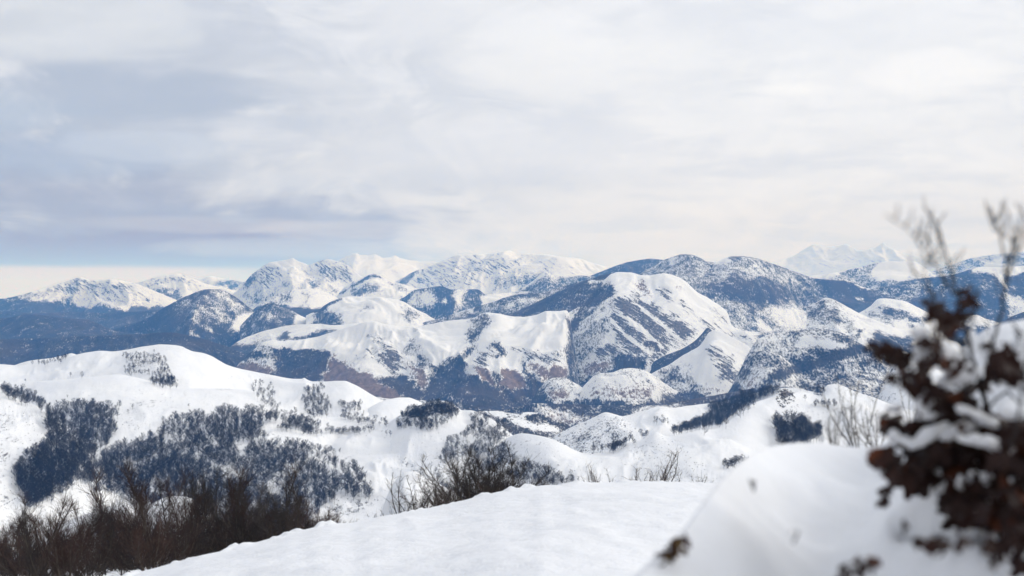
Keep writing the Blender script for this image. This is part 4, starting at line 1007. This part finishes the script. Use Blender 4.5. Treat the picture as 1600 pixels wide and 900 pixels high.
SH_BUSH = [shrub_mesh(500 + i, stems=[15, 18, 13][i], lean=[1.1, .9, 1.5][i], fine=.62, levels=(5, 5)) for i in range(3)]
SH_WAND = [shrub_mesh(600 + i, stems=[6, 8][i], lean=[.7, .9][i], fine=.7, levels=(3, 2)) for i in range(2)]

def put_shrub(px, y, top, src, label, cat, group, name):
    """px bearing, y distance, top = height of the tip above the ground it stands on is found from the row it reaches"""
    z = float(bank_z(px, y)); x = (px - 800) / F * y
    ztop = (HZ - top) / F * y
    h = max(.4, ztop - z)
    sm, tm = random.choice(src)
    o = bpy.data.objects.new(name, None); o.empty_display_size = .1
    o.location = (x, y, z); o.rotation_euler = (random.uniform(-.08, .08), random.uniform(-.08, .08), random.uniform(0, 6.28)); wd = random.uniform(.85, 1.4); o.scale = (h * wd, h * wd, h)
    o['label'] = label; o['category'] = cat
    if group: o['group'] = group
    sc.collection.objects.link(o)
    for nm, me in (('stems', sm), ('twigs', tm)):
        c = bpy.data.objects.new(nm, me); c.parent = o; sc.collection.objects.link(c)
    return h
random.seed(21)
LEFT_TOP = [(-60,770),(0,785),(30,790),(60,778),(90,795),(130,775),(165,765),(200,745),(235,735),(265,752),(300,742),(340,735),(380,742),(420,755),(460,770),(490,785),(520,800)]
n_left = 0
for k in range(48):
    px = -40 + 570 * ((k * 0.618034) % 1.0); y = random.uniform(52, 125)
    base = float(np.interp(px, [p[0] for p in LEFT_TOP], [p[1] for p in LEFT_TOP]))
    top = base + random.uniform(-12, 92)
    tall = top < base + 25
    if px > 440: top = base + random.uniform(0, 30)
    where = 'below the left corner' if px < 110 else ('in the middle of the lower left thicket' if px < 330 else 'at the right end of the lower left thicket')
    put_shrub(px, y, top, SH_TREE if tall else SH_TREE * 2 + SH_BUSH,
              'reddish brown leafless young tree %s' % where, 'young tree', 'young trees over the rim, %s' % where, 'young_tree')
for px, y, top, lab in [(250, 58, 722, 'forked bare tree standing tallest in the lower left thicket'), (385, 64, 716, 'wide brown bare tree in the right half of the lower left thicket'),
                        (60, 60, 770, 'bare thorny tree at the lower left corner of the view'), (455, 60, 745, 'brown bare tree near the right end of the lower left thicket')]:
    put_shrub(px, y, top, SH_TREE, lab, 'tree', None, 'bare_tree')
for k in range(46):                                            # lower tangle between the young trees
    px = -40 + 560 * ((k * 0.618034 + .2) % 1.0); y = random.uniform(60, 150)
    base = float(np.interp(px, [p[0] for p in LEFT_TOP], [p[1] for p in LEFT_TOP]))
    rim = float(smooth_line(RIM, np.array([px]))[0])
    top = base + (min(rim, 905) - base) * random.uniform(.28, .75)
    where = 'below the left corner' if px < 110 else ('in the middle of the lower left thicket' if px < 330 else 'at the right end of the lower left thicket')
    put_shrub(px, y, top, SH_BUSH[:3], 'low brown leafless shrub %s' % where, 'shrub', 'low shrubs %s' % where, 'bare_shrub')
MID_TOP = [(612,792),(630,768),(655,750),(680,764),(700,742),(720,722),(745,712),(765,712),(790,724),(820,738),(850,744),(880,744),(900,750)]
for k in range(20):
    px = 628 + 275 * ((k * 0.618034 + .3) % 1.0); y = random.uniform(40, 62)
    base = float(np.interp(px, [p[0] for p in MID_TOP], [p[1] for p in MID_TOP]))
    thin = px < 700
    put_shrub(px, y, base + random.uniform(0, 28), SH_WAND if thin else SH_BUSH + SH_TREE[:2],
              'thin upright leafless shoots at the left of the middle thicket' if thin else 'reddish leafless shrub in the middle thicket behind the snow rim',
              'shrub', 'thin shoots left of the middle thicket' if thin else 'shrubs of the middle thicket', 'bare_shrub')
for px, y, top, lab in [(735, 42, 705, 'tallest red-stemmed shrub of the middle thicket, fanning out over the rim'), (775, 46, 698, 'dark dense shrub in the heart of the middle thicket'),
                        (640, 44, 742, 'leaning thin shoots at the left end of the middle thicket'), (655, 40, 765, 'low clump of fine shoots left of the middle thicket')]:
    put_shrub(px, y, top, SH_BUSH if px > 700 else SH_WAND, lab, 'shrub', None, 'bare_shrub')
for px, y, top, lab in [(952, 44, 715, 'lone bent wand of a shrub right of the rim\'s middle'), (1005, 46, 698, 'tallest sparse shrub on the right part of the rim'),
                        (985, 44, 728, 'short sparse shrub left of the tallest one on the right rim'), (1035, 47, 733, 'low twiggy shrub right of the tallest one on the right rim'),
                        (1065, 46, 738, 'small twiggy shrub near the right end of the rim'), (1090, 44, 742, 'last tiny shrub on the rim before the drift'),
                        (925, 45, 742, 'tiny shrub on the rim between the thicket and the bent wand'), (540, 44, 815, 'low twigs poking over the rim below the big round tree'),
                        (585, 42, 802, 'small twigs poking over the rim left of the thin shoots')]:
    put_shrub(px, y, top, SH_WAND, lab, 'shrub', None, 'bare_shrub')

# ------------------------------------------------------------------ the drift on the right, close to the viewer
DRIFT = [(930,1010),(960,960),(990,910),(1010,888),(1030,868),(1050,850),(1070,828),(1085,806),(1100,786),(1115,766),(1130,748),(1148,730),(1165,716),(1185,705),(1205,698),(1225,694),(1250,692),(1280,692),(1310,696),(1340,699),(1365,697),(1390,688),(1410,672),(1430,650),(1445,630),(1460,605),(1475,582),(1490,562),(1505,545),(1520,530),(1540,515),(1560,507),(1585,502),(1620,496),(1700,480),(1800,472),(1900,480),(2000,520),(2120,620),(2220,740),(2310,860)]
def drift_d(px): return np.interp(px, [930, 1100, 1250, 1400, 1500, 1800], [3.6, 4.6, 6.6, 6.9, 6.6, 6.0])
def drift_grid():
    pxs = np.arange(934, 2300, 3.0); dc = drift_d(pxs)
    kk = np.ones(41) / 41; dc = np.convolve(np.pad(dc, 20, mode='edge'), kk, mode='valid'); cy = smooth_line(DRIFT, pxs)
    zc = -(cy - HZ) / F * dc
    ys = np.linspace(1.3, 0, 90) ; tt = np.linspace(0, 1, 110)
    Y = dc[:, None] * (1 - tt[None, :]) + 1.25 * tt[None, :]
    zf = -1.62 + 0.0 * pxs
    prof = (1 - (1 - tt) ** 1.0)
    # broad rounded shoulder, then a long even slope to the feet
    zs = [zc]
    for k in (12, 40, 90, 160):
        r = int(k * 2 / 3); kr = np.exp(-0.5 * (np.arange(-r, r + 1) * 3.0 / k) ** 2); kr /= kr.sum()
        zs.append(np.convolve(np.pad(zc, r, mode='reflect', reflect_type='odd'), kr, mode='valid'))
    zs = np.array(zs); lv = np.minimum(tt * 9, 3.999); li = lv.astype(int); lf = lv - li
    Zs = zs[li].T * (1 - lf) + zs[li + 1].T * lf
    Z = Zs + (zf[:, None] - Zs) * (tt[None, :] ** 1.15)
    X = (pxs[:, None] - 800) / F * Y
    bul = 0.05 * np.sin(np.clip(tt / .5, 0, 1) * math.pi)[None, :]
    Z = Z + (fbm(X / 0.8, Y / 0.8, 4, 31) * 0.16 + fbm(X / .22, Y / .26, 3, 37) * 0.028) * np.clip(tt / .15, 0, 1)[None, :] * np.clip((1 - tt) / .2, 0, 1)[None, :]
    # snow heaped over buried branches low on the right
    PXg = 800 + X / Y * F; PYg = HZ - Z / Y * F
    for hx, hy, rx, ry, a in HEAPS:
        Z = Z + a * np.exp(-((PXg - hx) / rx) ** 2 - ((PYg - hy) / ry) ** 2)
    lim = (zc / dc)[:, None] * Y
    Z = np.minimum(Z, lim - 0.002 * tt[None, :])
    sb = np.linspace(1, 0, 14, endpoint=False)
    Yb = dc[:, None] + 1.8 * sb[None, :]; Zb = zc[:, None] - 0.9 * sb[None, :] ** 1.6; Xb = (pxs[:, None] - 800) / F * Yb
    co = np.stack([np.concatenate([Xb, X], 1), np.concatenate([Yb, Y], 1), np.concatenate([Zb, Z], 1)], -1)
    return pxs, co
HEAPS = [(1440, 798, 50, 20, .15), (1530, 780, 50, 25, .13), (1470, 885, 90, 22, .10), (1590, 850, 36, 34, .09), (1460, 842, 44, 10, -.22), (1548, 857, 13, 15, -.18), (1330, 800, 60, 30, .05), (1250, 760, 60, 30, .03), (1400, 760, 25, 25, .05), (1385, 830, 22, 50, .05)]
pxs_d, co_d = drift_grid()
me = grid_mesh('snow_drift', co_d, co_d.shape[0], co_d.shape[1], M_DRIFT)
o = bpy.data.objects.new('snow_drift', me); o['kind'] = 'structure'; sc.collection.objects.link(o)
def drift_at(px, py):
    i = int(np.clip(round((px - pxs_d[0]) / 3.0), 0, len(pxs_d) - 1)); c = co_d[i, 14:]
    P = HZ - c[:, 2] / c[:, 1] * F; j = int(np.argmin(np.abs(P - py))); return Vector(c[j])

# ------------------------------------------------------------------ oak with brown winter leaves, loaded with snow
def leaf_material(name, c1, c2):
    m = bpy.data.materials.new(name); m.use_nodes = True
    t = NT(m.node_tree); t.n.clear()
    oi = t.node('ShaderNodeObjectInfo').outputs['Random']
    tco = t.node('ShaderNodeTexCoord').outputs['Object']
    n = t.noise(tco, 3.0, 3.0, 0.6)
    c = t.mix(t.step(t.math('ADD', t.math('MULTIPLY', n, .5), t.math('MULTIPLY', oi, .5)), 0.2, 0.8), c1, c2)
    p = t.node('ShaderNodeBsdfPrincipled'); t.l.new(c, p.inputs['Base Color']); p.inputs['Roughness'].default_value = 0.65
    p.inputs['Specular IOR Level'].default_value = 0.25
    tr = t.node('ShaderNodeBsdfTranslucent'); t.l.new(t.mix(0.5, c, (0.12, 0.025, 0.006)), tr.inputs['Color'])
    mx_ = t.node('ShaderNodeMixShader'); mx_.inputs[0].default_value = 0.10
    t.l.new(p.outputs[0], mx_.inputs[1]); t.l.new(tr.outputs[0], mx_.inputs[2])
    o = t.node('ShaderNodeOutputMaterial'); t.l.new(mx_.outputs[0], o.inputs[0])
    return m
M_LEAF = leaf_material('brown_leaf', (0.008, 0.0035, 0.003), (0.032, 0.010, 0.006))
M_LEAF_R = leaf_material('rust_leaf', (0.014, 0.005, 0.004), (0.095, 0.026, 0.009))
M_LEAF_G = leaf_material('mixed_leaf', (0.06, 0.028, 0.010), (0.10, 0.065, 0.02))
def leaf_mesh(seed, mat=None):
    """lobed oak leaf one unit long, curled along the midrib"""
    random.seed(seed); n = 9; v = []; f = []
    curl = random.uniform(.15, .5); cup = random.uniform(.2, .6)
    for i in range(n + 1):
        t = i / n
        w = 0.30 * math.sin(math.pi * min(1, t * .9 + .06)) ** .8 * (1 + .38 * math.cos(t * 4.2 * 6.2832 * .75 + seed)) * (0.5 + t * .9 if t < .6 else 1.04)
        w = max(w, .012)
        z = -curl * t * t
        v += [(-w, t, z + cup * w), (0, t, z), (w, t, z + cup * w * random.uniform(.6, 1.3))]
    for i in range(n):
        a = i * 3
        f += [(a, a + 1, a + 4, a + 3), (a + 1, a + 2, a + 5, a + 4)]
    me = bpy.data.meshes.new('leaf'); me.from_pydata(v, [], f); me.materials.append(mat or M_LEAF)
    for p in me.polygons: p.use_smooth = True
    return me
LEAVES = [leaf_mesh(700 + i, M_LEAF_R if i in (1, 4) else M_LEAF) for i in range(6)]
LEAVES_G = [leaf_mesh(720 + i, M_LEAF_G) for i in range(3)]
def W3(px, py, y): return Vector(((px - 800) / F * y, y, (HZ - py) / F * y))

oak = bpy.data.objects.new('oak_sapling', None); oak.location = W3(1560, 830, 4.6); oak.empty_display_size = .2
oak['label'] = 'young oak holding brown winter leaves and snow, rising out of the drift on the right'; oak['category'] = 'sapling'
sc.collection.objects.link(oak); OL = Vector(oak.location)
def tube(name, pts, r0, r1, parent, origin, mat, n=7):
    t = Twigs(); m = len(pts) - 1
    for i in range(m):
        ra = r0 + (r1 - r0) * i / m; rb = r0 + (r1 - r0) * (i + 1) / m
        t.prism(pts[i] - origin, pts[i + 1] - origin, ra, rb, n)
    me = t.mesh(name, mat)
    for p in me.polygons: p.use_smooth = True
    o = bpy.data.objects.new(name, me); o.parent = parent; sc.collection.objects.link(o); return o
def curve_pts(knots, y0, y1, wob=2.0, k=6):
    out = []
    for i in range(len(knots) - 1):
        for j in range(k):
            t = j / k; q = (i + t) / (len(knots) - 1)
            out.append(W3(knots[i][0] * (1 - t) + knots[i + 1][0] * t + random.uniform(-wob, wob), knots[i][1] * (1 - t) + knots[i + 1][1] * t + random.uniform(-wob, wob), y0 + (y1 - y0) * q))
    out.append(W3(*knots[-1], y1)); return out
random.seed(33)
BRANCH = [ # knots, y0, y1, r0, r1
 ([(1560,840),(1555,760),(1545,680),(1535,600)], 4.6, 4.6, .022, .013),
 ([(1535,600),(1522,565),(1512,520),(1500,470),(1488,430),(1480,402)], 4.6, 4.7, .012, .004),
 ([(1535,600),(1545,560),(1562,500),(1572,440),(1570,400),(1562,365)], 4.6, 4.5, .011, .0035),
 ([(1572,440),(1582,395),(1590,345)], 4.5, 4.5, .0045, .002),
 ([(1500,470),(1470,430),(1452,400),(1452,360),(1457,330)], 4.6, 4.2, .006, .0022),
 ([(1488,440),(1480,400),(1470,370),(1462,345)], 4.6, 4.4, .004, .0018),
 ([(1452,420),(1440,385),(1415,355),(1382,336)], 3.6, 3.3, .0032, .0016),
 ([(1512,540),(1480,520),(1465,480),(1450,440),(1432,430)], 4.6, 4.4, .007, .002),
 ([(1562,365),(1552,345)], 4.5, 4.5, .003, .0016), ([(1570,410),(1598,380),(1604,330)], 4.5, 4.4, .003, .0016),
 ([(1535,600),(1515,585),(1505,540),(1520,500),(1530,450)], 4.6, 4.8, .007, .002),
 ([(1545,590),(1560,560),(1580,550),(1598,520)], 4.6, 4.4, .006, .002),
 ([(1530,640),(1490,600),(1465,560),(1455,520),(1460,470)], 4.6, 4.3, .010, .003),
 ([(1530,640),(1480,630),(1430,590),(1390,560),(1365,545)], 4.6, 4.5, .010, .003),
 ([(1545,690),(1500,690),(1440,675),(1400,665),(1370,650)], 4.6, 4.9, .014, .004),
 ([(1545,700),(1490,720),(1430,715),(1390,705)], 4.6, 4.4, .010, .003),
 ([(1550,720),(1590,690),(1610,620),(1595,580)], 4.6, 4.0, .014, .006),
 ([(1550,740),(1520,760),(1510,800)], 4.6, 4.3, .008, .003),
 ([(1555,760),(1590,780),(1600,840)], 4.6, 4.3, .010, .003),
 ([(1580,700),(1590,650),(1600,600),(1604,560)], 3.9, 3.8, .007, .005),
 ([(1440,715),(1405,745),(1385,775)], 4.5, 4.4, .005, .002),
 ([(1540,640),(1575,610),(1600,640)], 4.6, 4.5, .008, .003),
]
for kn, y0, y1, r0, r1 in BRANCH:
    tube('branch', curve_pts(kn, y0, y1, 2.2), r0 * .62, r1 * .7, oak, OL, B_OAK)
# side twigs on the bare upper part
for kn, y0, y1, r0, r1 in BRANCH[1:12]:
    for _ in range(8):
        i = random.randrange(len(kn) - 1); t = random.random()
        ax, ay = kn[i][0] * (1 - t) + kn[i + 1][0] * t, kn[i][1] * (1 - t) + kn[i + 1][1] * t
        yy = y0 + (y1 - y0) * (i + t) / (len(kn) - 1); s = random.choice((-1, 1))
        tube('twig', curve_pts([(ax, ay), (ax + s * random.uniform(4, 12), ay - random.uniform(5, 15)), (ax + s * random.uniform(6, 22), ay - random.uniform(15, 45))], yy, yy + random.uniform(-.15, .15), 1.0, 3), .0026, .0014, oak, OL, B_OAK, 4)
CLUMPS = [ # x, y, rx, ry, count, size m, dist
 (1378,543,20,10,9,.060,4.5),(1400,555,16,12,7,.060,4.5),(1415,580,12,10,4,.055,4.5),(1425,590,10,10,4,.055,4.5),(1438,600,8,8,3,.06,4.5),
 (1458,540,14,14,7,.065,4.4),(1448,548,10,18,4,.07,4.4),(1500,565,18,14,7,.065,4.5),(1485,560,14,10,4,.06,4.4),
 (1460,478,10,8,5,.052,4.4),(1476,500,12,14,8,.06,4.4),(1492,488,8,10,3,.05,4.5),(1511,463,7,9,3,.052,4.6),(1512,455,3,12,2,.04,4.6),(1478,492,14,14,4,.05,4.5),
 (1518,480,8,12,3,.045,4.7),(1568,565,16,18,11,.075,4.4),(1560,548,8,12,3,.06,4.4),
 (1390,655,16,10,9,.065,4.9),(1410,668,20,10,9,.07,4.9),(1440,655,14,14,7,.07,4.7),
 (1385,705,12,10,8,.06,4.4),(1400,720,22,12,8,.075,4.4),(1425,735,22,16,11,.085,4.5),(1462,615,14,16,8,.075,4.6),(1490,625,22,16,10,.085,4.6),
 (1455,700,20,18,11,.09,4.6),(1475,655,26,14,10,.08,4.7),(1515,700,24,22,15,.095,4.6),(1555,655,36,16,14,.09,4.5),(1540,740,36,30,20,.105,4.5),(1585,730,28,34,22,.105,4.3),
 (1590,680,20,20,10,.095,4.3),(1510,790,18,20,10,.10,4.4),(1500,760,16,20,7,.095,4.5),(1570,790,30,22,14,.105,4.3),(1598,820,14,26,8,.10,4.2),(1595,850,8,20,4,.08,4.2),
 (1384,772,5,12,5,.045,4.4),(1392,755,5,6,3,.04,4.4),(1448,600,10,12,4,.07,4.6),(1520,600,10,8,4,.06,4.6)]
random.seed(44)
nleaf = 0
for cx, cy_, rx, ry, n, size, dist in CLUMPS:
    for _ in range(n):
        if nleaf >= 300: break
        a = random.uniform(0, 6.28); r = math.sqrt(random.random())
        p = W3(cx + math.cos(a) * rx * r, cy_ + math.sin(a) * ry * r, dist + random.uniform(-.18, .18))
        o = bpy.data.objects.new('leaf', random.choice(LEAVES)); o.parent = oak; o.location = p - OL
        o.rotation_euler = (random.uniform(-2.4, -.6), random.uniform(-.9, .9), random.uniform(-3.1, 3.1))
        s = size * random.uniform(.6, 1.0); o.scale = (s * random.uniform(1., 1.4), s, s)
        sc.collection.objects.link(o); nleaf += 1
print('leaves', nleaf)
# the smaller leaves deeper in the spray, past counting
lv_, lf_ = [], []
for cx, cy_, rx, ry, n, size, dist in CLUMPS:
    for _ in range(int(n * 3)):
        a = random.uniform(0, 6.28); r = math.sqrt(random.random()) * 1.35
        p = W3(cx + math.cos(a) * rx * r, cy_ + math.sin(a) * ry * r, dist + random.uniform(-.25, .35)) - OL
        src = random.choice(LEAVES); s = size * random.uniform(.45, .85)
        M = Matrix.LocRotScale(p, Euler((random.uniform(-2.6, -.2), random.uniform(-1., 1.), random.uniform(-3.1, 3.1))), Vector((s * 1.2, s, s)))
        k0 = len(lv_); lv_ += [tuple(M @ v_.co) for v_ in src.vertices]; lf_ += [tuple(k0 + i for i in pl.vertices) for pl in src.polygons]
me = bpy.data.meshes.new('leaves'); me.from_pydata(lv_, [], lf_); me.materials.append(M_LEAF_R)
o = bpy.data.objects.new('leaves', me); o.parent = oak; o['kind'] = 'stuff'; sc.collection.objects.link(o)
# leaves half buried low in the drift: their own little plants
def sprig(name, label, pts, size, mats, n_twig=3):
    base = pts[0]
    root = bpy.data.objects.new(name, None); root.location = base; root.empty_display_size = .05; root['label'] = label; root['category'] = 'plant'
    sc.collection.objects.link(root)
    for p in pts[1:1 + n_twig]:
        tube('twig', [base - Vector((0, 0, .03)), base.lerp(p, .5) + rv(.01), p], .003, .0015, root, base, B_OAK, 4)
    for p in pts[1:]:
        o = bpy.data.objects.new('leaf', random.choice(mats)); o.parent = root; o.location = p - base
        o.rotation_euler = (random.uniform(-2.4, -.4), random.uniform(-.9, .9), random.uniform(-3.1, 3.1)); s = size * random.uniform(.75, 1.25); o.scale = (s, s, s)
        sc.collection.objects.link(o)
random.seed(8)
sprig('leafy_sprig', 'small brown and green leafy sprig at the left edge of the near drift', [W3(1048, 866, 4.2)] + [W3(1051 + random.gauss(0, 1) * 5 + 11 * (jj_ % 3 - 1), 851 - 11 * (jj_ % 3 - 1) + random.gauss(0, 6), 4.2 + random.uniform(-.1, .1)) for jj_ in range(42)], .032, LEAVES + LEAVES_G * 2)
sprig('leafy_sprig', 'brown leaves sticking out of the drift at the bottom edge of the view', [W3(1345, 890, 3.6)] + [W3(1348 + random.gauss(0, 8), 880 + random.gauss(0, 9), 3.55) for _ in range(12)], .035, LEAVES)
sprig('leafy_sprig', 'two or three dark leaves at the very bottom, left of the other buried leaves', [W3(1322, 902, 3.4)] + [W3(1322 + random.gauss(0, 5), 896 + random.gauss(0, 4), 3.35) for _ in range(4)], .03, LEAVES)
sprig('leafy_sprig', 'single dead leaf on the drift above the dark hollow', [W3(1413, 818, 3.7)] + [W3(1413 + random.gauss(0, 3), 815 + random.gauss(0, 2), 3.65) for _ in range(3)], .024, LEAVES)
sprig('leafy_sprig', 'dark leaves in the hollow under the heaped snow, standing in for its shade', [W3(1460, 842, 3.6)] + [W3(1418 + 88 * random.random(), 843 + random.gauss(0, 4), 3.5 + random.uniform(-.05, .08)) for _ in range(30)], .036, [LEAVES[0], LEAVES[2], LEAVES[3]])  # only the darkest leaves: their colour stands in for shadow in the snow gap
sprig('leafy_sprig', 'dark leaf knot in the small pit right of the hollow', [W3(1548, 860, 3.5)] + [W3(1548 + random.gauss(0, 6), 855 + random.gauss(0, 8), 3.4) for _ in range(14)], .035, [LEAVES[0], LEAVES[2]])

sprig('leafy_sprig', 'tiny leaf scraps on the left shoulder of the drift', [W3(1178, 752, 4.3)] + [W3(1178 + random.gauss(0, 6), 750 + random.gauss(0, 2), 4.28) for _ in range(3)], .012, LEAVES)
sprig('leafy_sprig', 'fallen leaf lying in a dimple midway up the drift', [W3(1239, 829, 3.5)] + [W3(1237 + random.gauss(0, 4), 828 + random.gauss(0, 2), 3.47) for _ in range(2)], .014, LEAVES, 1)
# clumps of snow resting on the oak
def clump_mesh(seed):
    random.seed(seed); nu, nv = 28, 18; v = []; f = []
    jj, ii = np.meshgrid(np.arange(nv + 1), np.arange(nu), indexing='ij'); bb_ = math.pi * jj / nv; aa_ = 6.2832 * ii / nu
    sx_, sy_, sz_ = np.cos(aa_) * np.sin(bb_), np.sin(aa_) * np.sin(bb_), np.cos(bb_)
    LN = fbm(sx_ * 1.7 + sz_ * .9 + seed, sy_ * 1.7 + sz_ * 1.3, 4, seed, .6) * 1.6
    ph = [random.uniform(0, 6.28) for _ in range(6)]
    for j in range(nv + 1):
        b = math.pi * j / nv
        for i in range(nu):
            a = 6.2832 * i / nu
            r = 1 + .16 * math.sin(2 * a + ph[0]) * math.sin(b) + .10 * math.sin(3 * a + ph[1] + b * 2) * math.sin(b) + .07 * math.sin(5 * a + ph[2]) * math.sin(b) ** 2 + .05 * math.sin(4 * b + ph[3])
            r *= 1 + .38 * float(LN[j, i])
            x, y, z = r * math.cos(a) * math.sin(b), r * math.sin(a) * math.sin(b), r * math.cos(b)
            if z < 0: z *= .55
            v.append((x, y, z + .12 * x * math.sin(ph[4])))
    for j in range(nv):
        for i in range(nu):
            k = j * nu; f.append((k + i, k + (i + 1) % nu, k + nu + (i + 1) % nu, k + nu + i))
    me = bpy.data.meshes.new('snow_clump'); me.from_pydata(v, [], f); me.materials.append(M_DRIFT)
    for p in me.polygons: p.use_smooth = True
    return me
def lobed(seed):
    random.seed(seed + 50); vs, fs = [], []
    n = random.choice((3, 4, 4, 5))
    for q in range(n):
        base = clump_mesh(seed * 3 + q); k0 = len(vs)
        ox = -.75 + 1.5 * q / (n - 1); sc3 = random.uniform(.38, .62)
        M = Matrix.LocRotScale(Vector((ox, random.uniform(-.2, .2), random.uniform(-.32, .30))), Euler((0, random.uniform(-.7, .7), random.uniform(0, 6))), Vector((sc3 * 1.05, sc3, sc3 * random.uniform(.8, 1.35))))
        vs += [tuple(M @ w_.co) for w_ in base.vertices]; fs += [tuple(k0 + i for i in pl.vertices) for pl in base.polygons]
        bpy.data.meshes.remove(base)
    me = bpy.data.meshes.new('snow_clump'); me.from_pydata(vs, [], fs); me.materials.append(M_DRIFT)
    for p in me.polygons: p.use_smooth = True
    return me
CL = [lobed(800 + i) for i in range(7)]
SNOWS = [ # x, y, rx, ry, tilt, dist, label
 (1452,535,26,12,.5,4.35,'long snow clump lying over the top left oak branch'), (1470,560,24,20,.3,4.35,'bright round snow clump below the topmost one on the oak'),
 (1442,565,11,24,.1,4.35,'narrow upright snow clump left of the bright round one'), (1507,590,20,20,-.2,4.4,'ring-shaped greyish snow clump near the fork of the oak'),
 (1530,545,16,26,.1,5.6,'soft snow mass behind the oak fork'), (1468,683,44,17,-.35,4.4,'long drooping snow clump across the lower left branch'),
 (1526,650,26,12,.35,4.3,'snow clump sagging between dark leaves left of centre'), (1590,645,26,16,.1,4.1,'snow clump at the right edge above the dense leaves'),
 (1540,696,34,14,.3,4.2,'bean-shaped snow clump in the middle of the dense leaves'), (1447,640,12,24,.5,4.4,'slanting snow clump over the left horizontal branch'),
 (1400,640,10,8,0,4.8,'small snow dab on the left horizontal branch tip'), (1440,655,9,7,0,4.5,'tiny snow dab beside the slanting clump'),
 (1575,600,16,12,0,4.5,'small snow clump right of the oak fork'), (1524,746,9,14,0,4.3,'upright snow dab among the lowest dark leaves, left one'),
 (1543,750,8,10,0,4.2,'round snow dab among the lowest dark leaves, middle one'), (1496,758,8,14,.2,4.3,'thin snow dab at the left border of the lowest leaves'),
 (1410,690,16,12,.3,4.4,'snow dab above the lower left leaf spray'), (1480,600,10,12,0,4.4,'snow dab between leaves under the topmost clumps'),
 (1585,755,6,8,0,4.1,'pea-like snow dab at the right among the lowest leaves'), (1430,690,22,14,.1,4.8,'pale snow clump behind the lower left leaf spray'),
 (1598,560,14,60,.1,5.2,'tall snow bulge behind the right edge of the oak')]
for i, (cx, cy_, rx, ry, tilt, dist, lab) in enumerate(SNOWS):
    o = bpy.data.objects.new('snow_clump', CL[i % 7]); o.location = W3(cx, cy_, dist)
    dist += .03; o.location = W3(cx, cy_, dist); k = dist / F * 1.08; o.scale = (rx * k, (rx + ry) * .4 * k, ry * k * 1.15); o.rotation_euler = (0, tilt, 0)
    o['label'] = lab; o['category'] = 'snow clump'; o['group'] = 'snow clumps lying on the oak'
    sc.collection.objects.link(o)

# thin sapling behind the drift
def sapling(name, label, px, py, y, h, src, lean=0.0):
    sm, tm = src
    o = bpy.data.objects.new(name, None); o.location = W3(px, py, y); o.scale = (h, h, h); o.rotation_euler = (0, lean, random.uniform(0, 6)); o['label'] = label; o['category'] = 'shrub'
    o.empty_display_size = .1; sc.collection.objects.link(o)
    for nm, me in (('stems', sm), ('twigs', tm)):
        c = bpy.data.objects.new(nm, me); c.parent = o; sc.collection.objects.link(c)
random.seed(3)
sapling('bare_shrub', 'dark leafless shrub standing up behind the crest of the drift', 1342, 712, 13.0, .72, SH_WAND[0])
sapling('bare_shrub', 'finer leafless shrub just left of the oak leaves behind the drift', 1372, 705, 14.0, .50, SH_WAND[1])
sapling('bare_shrub', 'low leaning twigs left of the dark shrub behind the drift', 1310, 712, 11.0, .38, SH_WAND[1], -.5)
sapling('bare_shrub', 'reddish twigs behind the oak left of its dark branch', 1425, 660, 15.0, .4, SH_WAND[0])
sapling('bare_shrub', 'faint blurred twigs on the left shoulder of the drift', 1215, 715, 6.7, .12, SH_WAND[0])
haze_box()
